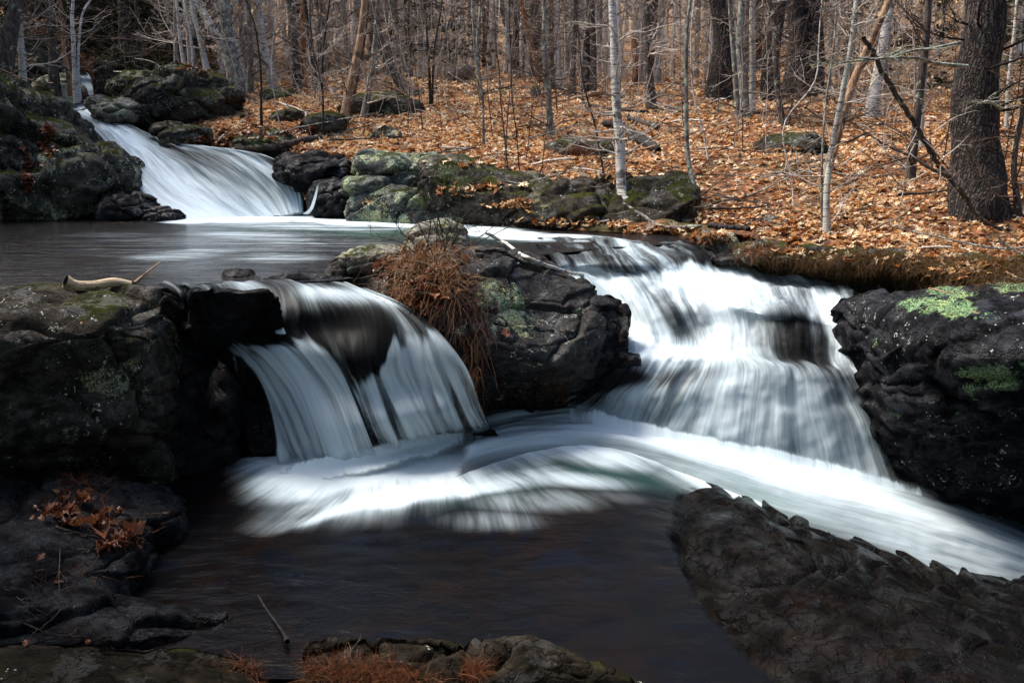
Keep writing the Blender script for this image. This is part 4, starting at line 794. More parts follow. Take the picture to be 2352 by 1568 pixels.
def branches(rng, trunk, r, n_, L, lo=.1, hi=1., sub=5, up=.03, rise=(.1, .9), rr=.35, sub2=2, wob=.12, minr=.0022, droop=0):
    T = []; m_ = len(trunk) - 1
    for _ in range(n_):
        t_ = rng.uniform(lo, hi) * m_; i = min(int(t_), m_ - 1); p = trunk[i] + (trunk[i + 1] - trunk[i]) * (t_ - i); ri = r[i]
        a = rng.uniform(0, 2 * math.pi); d = np.array([math.cos(a), math.sin(a), rng.uniform(*rise)])
        l = L * rng.uniform(.45, 1.1) * (1 - .45 * t_ / m_); b0 = max(minr * 1.5, min(ri * rr, .012 + l * .008))
        P, _d = wander(rng, p, d, l, 7, wob, up - droop); T.append((P, np.linspace(b0, minr, len(P))))
        for _k in range(sub):
            j = rng.integers(1, 7); dd = (P[j] - P[j - 1]); dd = dd / np.linalg.norm(dd) + rng.normal(0, .55, 3); P2, _d = wander(rng, P[j], dd, l * rng.uniform(.2, .5), 4, wob * 1.2, up)
            T.append((P2, np.linspace(max(minr, b0 * .45), minr * .8, len(P2))))
            for _m in range(sub2):
                j2 = rng.integers(1, 4); d3 = (P2[j2] - P2[j2 - 1]); d3 = d3 / np.linalg.norm(d3) + rng.normal(0, .6, 3); P3, _d = wander(rng, P2[j2], d3, l * rng.uniform(.08, .22), 3, wob, up); T.append((P3, np.linspace(minr, minr * .6, len(P3))))
    return T
LEAF = np.array([(0, 0), (.10, .18), (.34, .22), (.22, .36), (.46, .52), (.24, .58), (.30, .80), (.12, .76), (0, 1.0), (-.12, .76), (-.30, .80), (-.24, .58), (-.46, .52), (-.22, .36), (-.34, .22), (-.10, .18)])
SIMPLE = np.array([(0, 0), (.3, .3), (.26, .7), (0, 1), (-.28, .66), (-.3, .28)])
BEECH = np.array([(0, 0), (.22, .35), (.16, .72), (0, 1), (-.16, .72), (-.22, .35)])
BLADE = np.array([(-.5, 0), (.5, 0), (.35, .55), (0, 1), (-.35, .55)])
def leaf_cloud(rng, P, size, shape, tilt=.45, curl=.5, up=None, spread=.35):
    """one folded, curled leaf at each point of P"""
    n_ = len(P); k = len(shape); s = size * np.clip(np.exp(rng.normal(0, spread, n_)), .45, 1.7)
    cen = np.array([0, .48]); sh = np.concatenate([[cen], shape]) - np.array([0, .5])
    nrm = rng.normal(0, tilt, (n_, 3)); nrm[:, 2] += 1
    if up is not None: nrm = rng.normal(0, tilt, (n_, 3)) + up
    nrm /= np.linalg.norm(nrm, axis=1, keepdims=True); a = rng.normal(0, 1, (n_, 3)); a -= (a * nrm).sum(1, keepdims=True) * nrm; a /= np.linalg.norm(a, axis=1, keepdims=True); b_ = np.cross(nrm, a)
    x = sh[None, :, 0] * rng.uniform(.75, 1.15, (n_, 1)); y = np.repeat(sh[None, :, 1], n_, 0)
    c1 = rng.normal(0, curl, (n_, 1)) + .35 * curl; c2 = rng.normal(0, curl * .8, (n_, 1)); z = c1 * x ** 2 * 2 + c2 * y ** 2 + rng.normal(0, .05, (n_, k + 1))
    V = P[:, None] + s[:, None, None] * (x[..., None] * a[:, None] + y[..., None] * b_[:, None] + z[..., None] * nrm[:, None])
    j = np.arange(k); tri = np.stack([np.zeros(k, int), 1 + j, 1 + (j + 1) % k], 1)
    F = (tri[None] + (np.arange(n_) * (k + 1))[:, None, None]).reshape(-1, 3)
    return V.reshape(-1, 3), F
def blades(rng, P, D, L, w_, bend=.5, seg=4, grav=.6):
    """thin tapering ribbons starting at P heading D and bending under their weight"""
    n_ = len(P); D = D / np.linalg.norm(D, axis=1, keepdims=True); L = L * np.exp(rng.normal(0, .3, n_)); pts = [P]; d = D.copy()
    for i in range(seg):
        d = d + rng.normal(0, bend * .3, (n_, 3)); d[:, 2] -= grav / seg; d /= np.linalg.norm(d, axis=1, keepdims=True); pts.append(pts[-1] + d * (L / seg)[:, None])
    pts = np.stack(pts, 1); side = np.cross(D, rng.normal(0, 1, (n_, 3))); side /= np.linalg.norm(side, axis=1, keepdims=True) + 1e-9
    wd = (w_ * np.linspace(1, .15, seg + 1))[None, :, None]; A_, B_ = pts - side[:, None] * wd, pts + side[:, None] * wd
    V = np.stack([A_, B_], 2).reshape(-1, 3); i = np.arange(seg)[None] * 2 + (np.arange(n_) * (seg + 1) * 2)[:, None]
    return V, np.stack([i, i + 1, i + 3, i + 2], -1).reshape(-1, 4)

def tree(name, label, path, w0, w1, mat, Y=None, nb=10, L=1.4, lo=.05, hi=.6, seed=1, group=None, cat='tree', twig='twig', top=11., sides=14, flare=.35, sub=5, rise=(-.1, .7), rr=.3, green=0, tan=0, stub=None, y1=60, y0=9, sub2=2, droop=0):
    """path: pixels from the foot upward; w0, w1: trunk width in pixels at the foot and at the last given pixel"""
    rng = np.random.default_rng(seed); g0 = ground_at(path[0][0], path[0][1], y0, y1) if Y is None else PY(path[0][0], path[0][1], Y)
    Yb = g0[1]; P = np.array([PY(u, v, Yb + .15 * i) for i, (u, v) in enumerate(path)]); P[0] = g0 if Y is None else P[0]
    n_in = max(12, int(np.linalg.norm(np.diff(P, axis=0), axis=1).sum() / .12)); C = cr(P, n_in) if len(P) > 2 else P[0] + (P[1] - P[0]) * np.linspace(0, 1, n_in)[:, None]
    r0, r1 = w0 * Yb / FPX / 2, w1 * Yb / FPX / 2; r = np.linspace(r0, r1, len(C))
    hgt = (C[:, 2] - C[0, 2]); r = r * (1 + flare * np.exp(-hgt / (r0 * 2.2 + .05)))
    C[:, 0] += .25 * r0 * np.sin(hgt * 2.3 + seed); 
    if stub is None:
        d = C[-1] - C[-4]; d /= np.linalg.norm(d); rest = max(1.5, top - hgt[-1]); E, _d = wander(rng, C[-1], d, rest, 12, .05, .06); C2 = np.concatenate([C, E[1:]]); r = np.concatenate([r, np.linspace(r1 * .96, .012, len(E) - 1)])
    else: C2 = C; r[-3:] *= np.array([.95, .8, .3])
    C2 = np.concatenate([C2[:1] - np.array([0, 0, .35]), C2]); r = np.concatenate([r[:1] * 1.1, r])
    root = empty(name, tuple(C2[1]), label, cat, group)
    V, F = tubes_mesh([(C2, r)], sides, .16 if r0 > .05 else .08, seed); mesh('trunk', V, F, B[mat], root)
    if nb:
        T = branches(rng, C, r[1:len(C) + 1], nb, L, lo, 1., sub, .03, rise, rr, sub2, droop=droop)
        if stub is None: T += branches(rng, E, np.linspace(r1, .012, len(E)), max(6, nb // 2), L * 1.6, .05, 1., 3, .05, (.2, 1.), .45, 0)
        V, F = tubes_mesh(T, 5); mesh('crown' if stub is None else 'branches', V, F, B[twig], root)
        if tan:
            ends = np.concatenate([t_[0][-2:] for t_ in T]); q = ends[rng.integers(0, len(ends), tan)] + rng.normal(0, .04, (tan, 3)); V, F = leaf_cloud(rng, q, .075, BEECH, .9, .6, np.array([0, -.6, .3])); mesh('leaves', V, F, M['beech'], root)
    return root, C, r

# ------------------------------------------------------------------ trees one can tell apart: (name, label, path, w0, w1, bark, options)
TR = [
 ('tree', 'dark leaning trunk at the very left edge above the mossy rock', [(5, 165), (22, 60), (40, -10)], 40, 26, 'dark', dict(Y=16.5)),
 ('tree', 'pale blotched trunk next to the dark leaning one at the left edge', [(52, 185), (46, 90), (44, -10)], 14, 11, 'greybirch', dict(Y=17)),
 ('tree', 'smooth grey brown trunk rising from behind the smooth boulder', [(122, 175), (118, 90), (113, -10)], 18, 13, 'dark', dict(Y=18.5)),
 ('tree', 'thin wavy tan trunk left of the forked slender birch', [(158, 175), (148, 120), (146, 70), (138, -10)], 10, 7, 'bare', dict(Y=18.5)),
 ('birch_tree', 'slender pale birch forking above the smooth boulder', [(174, 190), (170, 100), (166, 40), (168, -10)], 11, 7, 'birch', dict(Y=18.2)),
 ('birch_tree', 'thin pale stem curving beside the forked slender birch', [(180, 185), (182, 90), (190, 30), (212, -5)], 6, 4, 'birch', dict(Y=18.2, top=7)),
 ('birch_tree', 'thin birch with peeling spots left of the leaning birch', [(428, 180), (414, 100), (404, -10)], 8, 6, 'birch', dict(Y=20)),
 ('birch_tree', 'curly barked yellowish birch beside the leaning birch', [(478, 180), (460, 100), (446, 40), (438, -10)], 14, 10, 'greybirch', dict(Y=20)),
 ('birch_tree', 'white birch leaning left with peeling bark', [(536, 185), (512, 110), (480, 50), (452, -10)], 22, 17, 'birch', dict(Y=20.5)),
 ('tree', 'thick straight grey trunk crossing the leaning birch', [(540, 190), (528, 90), (515, -10)], 30, 24, 'grey', dict(Y=20.2)),
 ('birch_tree', 'white birch behind the thick straight grey trunk', [(560, 185), (548, 120), (520, 20), (512, -10)], 16, 13, 'birch', dict(Y=22)),
 ('tree', 'mottled trunk with dark knots at the foot of the left slope', [(626, 180), (605, 90), (590, -10)], 16, 13, 'greybirch', dict(Y=21)),
 ('tree', 'dark brown trunk leaning slightly with moss at its foot', [(576, 190), (574, 100), (568, -10)], 12, 10, 'grey', dict(Y=21)),
 ('pine_tree', 'dark trunk left of the broken orange snag', [(682, 170), (674, 90), (664, -10)], 16, 14, 'dark', dict(Y=22)),
 ('tree_snag', 'broken orange brown snag with torn bark', [(692, 165), (696, 90), (698, 20), (700, -10)], 14, 10, 'rot', dict(Y=22.5, nb=4)),
 ('tree', 'black slender trunk leaning right of the orange snag', [(722, 168), (712, 90), (700, -10)], 9, 8, 'black', dict(Y=21.5)),
 ('tree', 'thin bare stem standing left of the double leaning trunks', [(742, 270), (742, 130), (758, -10)], 5, 4, 'black', dict(Y=17, top=7)),
 ('tree', 'barkless brown trunk leaning right, left of a matching pair', [(790, 288), (808, 190), (824, 100), (838, -10)], 20, 15, 'bare', dict(nb=12, L=.9)),
 ('tree', 'shaded trunk leaning right beside the barkless brown one', [(800, 280), (820, 170), (838, 60), (845, -10)], 12, 10, 'dark', dict(nb=6, L=.9)),
 ('tree', 'spotted grey trunk leaning right with pale lichen', [(836, 270), (848, 190), (862, 90), (872, -10)], 15, 11, 'grey', dict(nb=12)),
 ('tree', 'thick dark trunk bending in a curve out of the knoll', [(960, 222), (930, 205), (895, 155), (872, 90), (862, 20), (858, -10)], 24, 16, 'dark', dict(nb=8)),
 ('sapling', 'nearly black thin stem standing before the knoll', [(988, 240), (984, 120), (974, -10)], 7, 5, 'black', dict(nb=14, L=1., top=6, y1=19)),
 ('sapling', 'second black thin stem leaning right before the knoll', [(992, 235), (998, 120), (1010, 40), (1016, -10)], 5, 4, 'black', dict(nb=12, L=1., top=6, y1=19)),
 ('tree', 'thin grey trunk bending over the leaf slope at the centre', [(1108, 235), (1098, 150), (1098, 70), (1105, -10)], 8, 6, 'grey', dict(nb=14, L=1.)),
 ('tree', 'slim pole with a dark foot in the middle of the leaves', [(1112, 335), (1108, 220), (1090, 120), (1084, -10)], 6, 4, 'grey', dict(nb=12, L=.9, y1=17, top=6)),
 ('pine_tree', 'broad shaggy barked trunk standing on the crest', [(1192, 168), (1184, 80), (1168, -10)], 44, 34, 'fardark', dict(nb=10, L=2)),
 ('tree_snag', 'reddish dead trunk leaning left on the crest', [(1240, 190), (1222, 110), (1196, -10)], 12, 9, 'rot', dict(nb=6)),
 ('hemlock_tree', 'dead branched hemlock pole standing alone in the leaves', [(1263, 315), (1258, 200), (1252, 90), (1250, -10)], 15, 9, 'grey', dict(nb=46, L=1.1, rise=(-.1, .35), y1=18)),
 ('tree', 'pale barkless trunk with dark patch behind the hemlock pole', [(1283, 200), (1282, 100), (1278, -10)], 12, 9, 'farpale', dict(Y=23)),
 ('tree', 'dark trunk just right of the hemlock pole', [(1266, 205), (1266, 100), (1262, -10)], 14, 12, 'fardark', dict(Y=23)),
 ('pine_tree', 'straight brown trunk left of a twin pair', [(1316, 204), (1318, 100), (1320, -10)], 14, 11, 'fardark', dict(Y=22.5, rise=(-.1, .3))),
 ('pine_tree', 'left trunk of the dark twin pair', [(1348, 196), (1346, 100), (1354, -10)], 18, 13, 'dark', dict(Y=23)),
 ('pine_tree', 'right trunk of the dark twin pair', [(1362, 198), (1362, 100), (1360, -10)], 13, 11, 'dark', dict(Y=22.8)),
 ('birch_tree', 'slender white birch growing from the water edge at the centre', [(1452, 522), (1436, 470), (1424, 430), (1425, 350), (1420, 250), (1412, 120), (1402, -10)], 26, 17, 'birch', dict(Y=12.2, nb=22, L=1.1, lo=.45, twig='paletwig', rise=(-.2, .4))),
 ('tree_snag', 'short rotten red stump snag behind the slender white birch', [(1460, 178), (1458, 120), (1456, 80)], 14, 10, 'rot', dict(Y=25, nb=0, stub=1)),
 ('pine_tree', 'knobbly brown pine standing right of the slender white birch', [(1497, 255), (1492, 150), (1484, 60), (1478, -10)], 22, 16, 'dark', dict(nb=18, L=1.4, twig='paletwig', rise=(-.2, .3), y1=24)),
 ('sapling', 'thin grey stem bent over the slope boulder', [(1606, 478), (1594, 420), (1580, 350), (1575, 200), (1576, 80), (1588, -10)], 13, 7, 'grey', dict(nb=18, L=.9, y1=14)),
 ('pine_tree', 'wide purplish brown pine with a flared foot', [(1654, 222), (1656, 120), (1652, -10)], 50, 42, 'pine', dict(nb=8, L=1.5, y1=22)),
 ('tree', 'left stem of the three stemmed rotting clump', [(1696, 268), (1686, 150), (1678, -10)], 14, 11, 'grey', dict(nb=5, y1=21)),
 ('tree_snag', 'hollow pale middle stem of the rotting clump', [(1710, 272), (1704, 180), (1700, 100), (1706, -10)], 20, 13, 'grey', dict(nb=6, y1=21)),
 ('tree', 'right stem of the three stemmed rotting clump', [(1724, 262), (1730, 150), (1728, -10)], 15, 13, 'greybirch', dict(nb=8, y1=21)),
 ('pine_tree', 'broad dark pine behind the wavy trunk', [(1772, 228), (1778, 120), (1784, -10)], 40, 34, 'pine', dict(nb=6, L=1.5, y1=22)),
 ('tree', 'wavy dark trunk before the broad pines', [(1800, 292), (1790, 220), (1780, 130), (1776, 60), (1764, -10)], 15, 11, 'dark', dict(nb=14, y1=19)),
 ('pine_tree', 'left one of two broad furrowed pines standing close', [(1830, 222), (1828, 120), (1824, -10)], 46, 38, 'pine', dict(nb=6, L=1.5, y1=24)),
 ('pine_tree', 'right one of two broad furrowed pines standing close', [(1866, 218), (1866, 120), (1868, -10)], 44, 38, 'pine', dict(nb=6, L=1.5, y1=24)),
 ('tree_snag', 'barkless dead trunk leaning right across the slope', [(1884, 432), (1925, 300), (1965, 180), (2010, 80), (2048, -10)], 22, 15, 'bare', dict(nb=8, L=1., Y=13.2)),
 ('birch_tree', 'mottled slim birch at the water side of the leaning dead trunk', [(1896, 552), (1898, 440), (1908, 360), (1934, 230), (1955, 100), (1966, -10)], 16, 11, 'greybirch', dict(Y=10.9, nb=26, L=1.2, twig='paletwig')),
 ('sapling', 'thin straight grey stem left of the mottled slim birch', [(1888, 545), (1888, 400), (1896, 250), (1915, 100), (1922, -10)], 6, 4, 'grey', dict(Y=11., nb=14, L=.8, top=6)),
 ('sapling', 'whitish forked sapling in front of the leaf slope', [(1822, 505), (1820, 420), (1800, 290), (1870, 190), (1880, 100)], 4, 3, 'birch', dict(Y=11.8, nb=10, L=.8, top=5)),
 ('sapling', 'thin pale sapling between the stem and the rotting clump', [(1628, 370), (1614, 300), (1590, 200), (1586, 90)], 4, 3, 'birch', dict(nb=9, L=.7, top=5, y1=16)),
 ('tree', 'dark peeling trunk left of the giant pine', [(2092, 432), (2098, 330), (2112, 200), (2128, 90), (2136, -10)], 20, 16, 'dark', dict(Y=13.4, nb=12)),
 ('tree', 'pale blotched trunk standing behind the dark peeling one', [(2112, 350), (2116, 250), (2130, 100), (2140, -10)], 14, 11, 'greybirch', dict(Y=15.5, nb=8)),
 ('birch_tree', 'pale peeling trunk leaning behind the leaning dead trunk', [(2004, 230), (2016, 160), (2032, 90), (2050, -10)], 24, 20, 'birch', dict(Y=19)),
 ('pine_tree', 'giant dark furrowed pine on the right with spreading roots', [(2240, 480), (2244, 400), (2250, 280), (2252, 150), (2252, -10)], 104, 88, 'pine', dict(Y=11.6, nb=10, L=2.4, flare=.35, sides=40, top=16, twig='black', rr=.12)),
 ('tree', 'dark thin trunk in the right edge corner', [(2338, 470), (2330, 380), (2348, 270), (2356, 200)], 14, 10, 'dark', dict(Y=11.4, nb=12)),
 ('sapling', 'pale thin stem leaning past the right side of the giant pine', [(2312, 300), (2318, 180), (2330, 60), (2336, -10)], 9, 7, 'greybirch', dict(Y=16, nb=8)),
 ('sapling', 'slender stem before the dark hemlocks on the left slope', [(446, 190), (440, 100), (425, 20), (418, -10)], 5, 4, 'greybirch', dict(Y=19.5, nb=12, L=.9, top=7)),
 ('sapling', 'black twiggy sapling rooted among the bank leaves left of centre', [(600, 262), (598, 160), (585, 60), (560, -10)], 5, 3, 'black', dict(Y=17.5, nb=22, L=1.2, top=6)),
 ('sapling', 'black twiggy sapling in front of the leaning trunks', [(742, 282), (738, 200), (720, 110), (712, 40)], 4, 3, 'black', dict(Y=16.4, nb=22, L=1.1, top=5)),
 ('sapling', 'dark bent sapling drooping over the far shore rocks', [(1405, 505), (1390, 420), (1370, 300), (1340, 190), (1330, 100)], 6, 3, 'black', dict(Y=12.9, nb=20, L=1., top=5)),
 ('sapling', 'twiggy dark bush beside the wavy trunk', [(1812, 290), (1822, 220), (1836, 150)], 4, 3, 'black', dict(nb=30, L=1.1, top=3.4, y1=19)),
]
for k, (nm, lb, path, w0, w1, mt, op) in enumerate(TR):
    op = dict(op); op.setdefault('nb', 9); op.setdefault('seed', 100 + k); op.setdefault('twig', ['twig', 'paletwig', 'twig'][k % 3])
    cat = {'birch_tree': 'tree', 'pine_tree': 'tree', 'tree_snag': 'dead tree', 'hemlock_tree': 'tree', 'sapling': 'sapling'}.get(nm, 'tree')
    t_, C_, r_ = tree(nm, lb, path, w0, w1, mt, cat=cat, **op)
    if 'giant dark' in lb: PINE = t_
# lichened dead branches on the giant pine
for pth, w_ in ([[(2222, 153), (2150, 146), (2110, 134), (2050, 133), (1950, 142), (1925, 146)], 9], [[(2205, 98), (2150, 110), (2090, 118), (2030, 135), (1960, 132)], 8], [[(2300, 250), (2270, 232), (2258, 236)], 8]):
    Pp = cr(np.array([PY(u, v, 11.0 - .25 * i) for i, (u, v) in enumerate(pth)]), 30); rr_ = np.linspace(w_, 3, 30) * 11 / FPX / 2
    rng = np.random.default_rng(int(w_ * 7)); V, F = tubes_mesh([(Pp, rr_)] + branches(rng, Pp, rr_, 10, .5, .3, 1., 3, 0, (-.3, .3), .5, 1), 6, .1, 5); mesh('branch', V, F, B['lich'], PINE)

# ------------------------------------------------------------------ background wood: prototypes copied one by one
def proto(seed, r0, hgt, mat, twig, nb, L, lean=.04, tan=0, sub=5, lo=.12):
    rng = np.random.default_rng(seed); P, _d = wander(rng, (0, 0, -.4), (rng.normal(0, lean), rng.normal(0, lean), 1), hgt, 22, .028, .01); r = r0 * (1 - .8 * np.linspace(0, 1, len(P))) ; r[0] *= 1.5; r[1] *= 1.15
    root = empty('tree', (0, 0, 0), 'x', 'tree'); V, F = tubes_mesh([(P, r)], 8, .12, seed); mesh('trunk', V, F, B[mat], root)
    T = branches(rng, P, r, nb, L, lo, 1., sub, .04, (.0, 1.), .4, 2, minr=.0045); V, F = tubes_mesh(T, 4); mesh('crown', V, F, B[twig], root)
    if tan:
        ends = np.concatenate([t_[0][-3:] for t_ in T]); q = ends[rng.integers(0, len(ends), tan)] + rng.normal(0, .05, (tan, 3)); V, F = leaf_cloud(rng, q, .085, BEECH, .9, .6, np.array([0, -.6, .3])); mesh('leaves', V, F, M['beech'], root)
    return root
def hemlock(seed, hgt, spread, n_b=70, dens=16, low=.10):
    rng = np.random.default_rng(seed); P, _d = wander(rng, (0, 0, -.4), (0, 0, 1), hgt, 18, .015); r = np.linspace(.13, .015, len(P)); root = empty('hemlock_tree', (0, 0, 0), 'x', 'tree')
    V, F = tubes_mesh([(P, r)], 8, .1, seed); mesh('trunk', V, F, B['fardark'], root); T, Q, U = [], [], []
    for i in range(n_b):
        t_ = rng.uniform(low, .98); z = t_ * (len(P) - 1); k_ = min(int(z), len(P) - 2); p = P[k_] + (P[k_ + 1] - P[k_]) * (z - k_); a = rng.uniform(0, 6.283); l = spread * (1.05 - t_) * rng.uniform(.6, 1.1) + .3
        Pb, _d = wander(rng, p, (math.cos(a), math.sin(a), .15), l, 7, .07, -.05); T.append((Pb, np.linspace(.018, .004, 8)))
        for s_ in np.linspace(.2, 1, 7):
            j = min(int(s_ * 7), 6); base = Pb[j]; dd = Pb[j + 1] - Pb[j]; dd /= np.linalg.norm(dd)
            for sg in (-1, 1):
                sd_ = np.cross(dd, (0, 0, 1)) * sg + dd * .8; sl_ = l * .38 * (1.15 - s_) + .12; tt = rng.uniform(0, 1, dens); q = base + sd_ * tt[:, None] * sl_ + rng.normal(0, .035, (dens, 3)); q[:, 2] -= tt * sl_ * .25; Q.append(q)
    V, F = tubes_mesh(T, 4); mesh('crown', V, F, B['fardark'], root); Q = np.concatenate(Q); V, F = leaf_cloud(rng, Q, .105 if low < .2 else .15, BEECH, .35, .2); mesh('foliage', V, F, M['hemlock'], root)
    return root
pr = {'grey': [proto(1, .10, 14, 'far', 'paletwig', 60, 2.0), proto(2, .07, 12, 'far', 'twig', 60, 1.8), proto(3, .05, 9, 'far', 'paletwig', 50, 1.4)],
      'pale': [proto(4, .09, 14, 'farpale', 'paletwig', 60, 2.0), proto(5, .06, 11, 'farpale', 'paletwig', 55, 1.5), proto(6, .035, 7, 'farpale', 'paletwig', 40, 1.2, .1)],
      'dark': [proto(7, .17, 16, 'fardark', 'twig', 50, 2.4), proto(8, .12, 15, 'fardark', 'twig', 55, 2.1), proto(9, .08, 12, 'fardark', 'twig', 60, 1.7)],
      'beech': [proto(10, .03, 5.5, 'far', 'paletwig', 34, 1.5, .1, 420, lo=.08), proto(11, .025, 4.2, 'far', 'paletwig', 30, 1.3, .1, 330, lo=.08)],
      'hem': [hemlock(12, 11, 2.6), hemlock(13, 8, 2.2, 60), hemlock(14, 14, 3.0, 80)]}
desc = {'grey': ('thin grey bare tree standing far back on the wooded slope', 'thin grey bare trees of the far slope', 'tree'), 'pale': ('pale whitish bare tree standing far back on the wooded slope', 'pale bare trees of the far slope', 'tree'),
        'dark': ('dark brown trunked tree standing far back on the wooded slope', 'dark trunked trees of the far slope', 'tree'), 'beech': ('young beech with pale tan leaves in the woods', 'young beeches holding tan leaves', 'sapling'), 'hem': ('dark green hemlock in the shadowy woods', 'hemlocks in the woods', 'tree')}
rng = np.random.default_rng(77); used_first = set(); placed = []
def put(kind, x, y, s=1.):
    i = int(rng.integers(0, len(pr[kind]))); z = zt(x, y)[0] - .05; c = copy_thing(pr[kind][i], (x, y, z), rng.uniform(0, 6.28), s, desc[kind][0], desc[kind][1]); c['category'] = desc[kind][2]
    if kind == 'beech': c.name = 'sapling'
    placed.append((x, y))
cnt = 0
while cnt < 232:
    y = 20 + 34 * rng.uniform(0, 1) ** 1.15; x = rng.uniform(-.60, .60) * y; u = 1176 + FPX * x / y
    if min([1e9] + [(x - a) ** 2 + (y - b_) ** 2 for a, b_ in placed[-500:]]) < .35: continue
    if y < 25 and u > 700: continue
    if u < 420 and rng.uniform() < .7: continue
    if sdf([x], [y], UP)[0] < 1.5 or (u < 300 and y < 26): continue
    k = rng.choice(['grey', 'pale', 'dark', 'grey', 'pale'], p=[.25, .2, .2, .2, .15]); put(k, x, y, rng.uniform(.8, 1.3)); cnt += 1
for u, v, Y, s in [(690, 100, 24, .8), (560, 120, 22, .8), (740, 110, 25, .8), (950, 170, 27, .7), (1000, 190, 22, .55), (880, 170, 22, .6), (620, 150, 23, .8), (1950, 200, 21, .9), (2010, 220, 19, .9), (2080, 230, 20, 1.), (2140, 250, 21, .9), (1890, 180, 24, 1.), (2170, 300, 18, .8), (1700, 180, 26, .9), (1600, 180, 28, .9), (1480, 160, 30, 1.), (2320, 210, 22, 1.), (1250, 160, 32, 1.), (800, 150, 30, .9)]:
    put('beech', (u - 1176) / FPX * Y, Y, s)
for u, Y, s in [(20, 27, 1.1), (90, 30, 1.2), (160, 33, 1.2), (215, 27, .9), (270, 31, 1.1), (330, 27, .9), (385, 30, 1.1), (300, 36, 1.3), (120, 38, 1.4), (420, 33, 1.1), (475, 36, 1.2), (60, 22.5, .7), (350, 23.5, .55), (-60, 24, 1.1), (-120, 18, 1.1), (240, 40, 1.4), (30, 40, 1.4), (180, 45, 1.5), (360, 44, 1.4), (950, 27, .75), (1040, 33, .8), (2020, 26, .8), (1985, 24, .55), (1760, 26, .5), (2120, 30, .9), (2420, 18, 1.), (440, 24.5, .5), (530, 40, 1.2)]:
    put('hem', (u - 1176) / FPX * Y, Y, s)
# evergreens added out of the frame beside and behind the camera to darken the foreground
big = hemlock(21, 15, 4.0, 150, 30, .27)
for x, y, s in [(-7.2, 3.2, 1.), (-5.2, -1.5, 1.1), (0.5, -4.5, 1.1), (5.6, -1., 1.05), (7.4, 3.4, 1.0), (-4.2, .2, 1.), (4.1, -1.8, 1.1), (-6.6, 5.7, .8), (-5.6, 2.6, .9), (-3.9, .9, 1.), (4.0, 1.0, 1.), (2.6, -3.2, 1.), (-12.5, 9.5, 1.1), (-13, 15, 1.15), (11.5, 8.2, 1.1), (-2.5, -8, 1.2), (5, -8, 1.2)]:
    c = copy_thing(big, (x, y, zt(x, y)[0] - .1), x * 1.7, s, 'unseen hemlock added on the near bank to shade the stream', 'unseen hemlocks added to shade the foreground')
pr['big'] = [big]
for L_ in pr.values():
    for r_ in L_:
        for c_ in list(r_.children): bpy.data.objects.remove(c_)
        bpy.data.objects.remove(r_)
# the wood beyond, which reads as one mass
T = []; rng = np.random.default_rng(5)
for _ in range(3200):
    y = 36 + 88 * rng.uniform() ** .8; x = rng.uniform(-.68, .68) * y; P, _d = wander(rng, (x, y, zt(x, y)[0] - .3), (rng.normal(0, .04), 0, 1), rng.uniform(10, 17), 6, .03); T.append((P, np.linspace(rng.uniform(.02, .13), .02, 7)))
    for _k in range(5):
        q = P[rng.integers(1, 7)]; P2, _d = wander(rng, q, (rng.normal(0, 1), rng.normal(0, 1), .8), rng.uniform(1.5, 3.5), 4, .15); T.append((P2, np.linspace(.03, .015, 5)))
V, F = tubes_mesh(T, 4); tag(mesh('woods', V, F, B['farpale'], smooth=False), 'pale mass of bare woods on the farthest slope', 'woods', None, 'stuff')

# ------------------------------------------------------------------ fallen leaves
def scatter(rng, n_, x0, x1, y0, y1, keep):
    x = rng.uniform(x0, x1, n_); y = rng.uniform(y0, y1, n_); k = keep(x, y); x, y = x[k], y[k]; return np.c_[x, y, zt(x, y)]
def dry(x, y, m_=.35):
    P = np.c_[x, y, np.zeros(len(x))]; return (np.minimum(np.minimum(sdf(x, y, UP), sdf(x, y, LOW)), sdf(x, y, CAS)) > m_) & ((fbm(P * .8, 3, 91) < .20) | (np.random.default_rng(3).uniform(0, 1, len(x)) < .3))
rng = np.random.default_rng(9)
P1 = scatter(rng, 150000, -8, 13, 9, 21, dry); P1[:, 2] += rng.uniform(0, .035, len(P1)); V1, F1 = leaf_cloud(rng, P1, .078, LEAF, .36, .45, None, .48)
P2 = scatter(rng, 120000, -22, 26, 20, 46, lambda x, y: dry(x, y) & (np.abs(x) < .62 * y)); P2[:, 2] += rng.uniform(0, .04, len(P2)); V2, F2 = leaf_cloud(rng, P2, .10, SIMPLE, .4, .5)
tag(mesh('leaf_litter', np.concatenate([V1, V2]), [np.concatenate([F1, F2 + len(V1)])], M['leaves'], smooth=False), 'tan and orange fallen leaves covering the wooded slope', 'leaves', None, 'stuff')
# ------------------------------------------------------------------ small things resting on rock and ground
from mathutils.bvhtree import BVHTree
_v, _f, _k = [], [], 0
for o in list(sc.objects):
    if o.type == 'MESH' and o.parent is None and (o.get('category') in ('rock', 'boulder', 'bank') or o.name == 'ground'):
        n_ = len(o.data.vertices); a = np.empty(n_ * 3, np.float32); o.data.vertices.foreach_get('co', a); a = a.reshape(-1, 3) + np.array(o.location)
        _v.append(a); _f += [[i + _k for i in p.vertices] for p in o.data.polygons]; _k += n_
BVH = BVHTree.FromPolygons(np.concatenate(_v).tolist(), _f)
def hit(u, v, zmin=None):
    d = Vector(ray(u, v)).normalized(); h = BVH.ray_cast(Vector((0, 0, H)), d)
    if h[0] is None: return PY(u, v, 12), np.array([0, 0, 1.])
    p = np.array(h[0]); nn = np.array(h[1]); nn = nn if nn @ np.array(d) < 0 else -nn
    if zmin is not None and p[2] < zmin: p = PZ(u, v, zmin); nn = np.array([0, 0, 1.])
    return p, nn
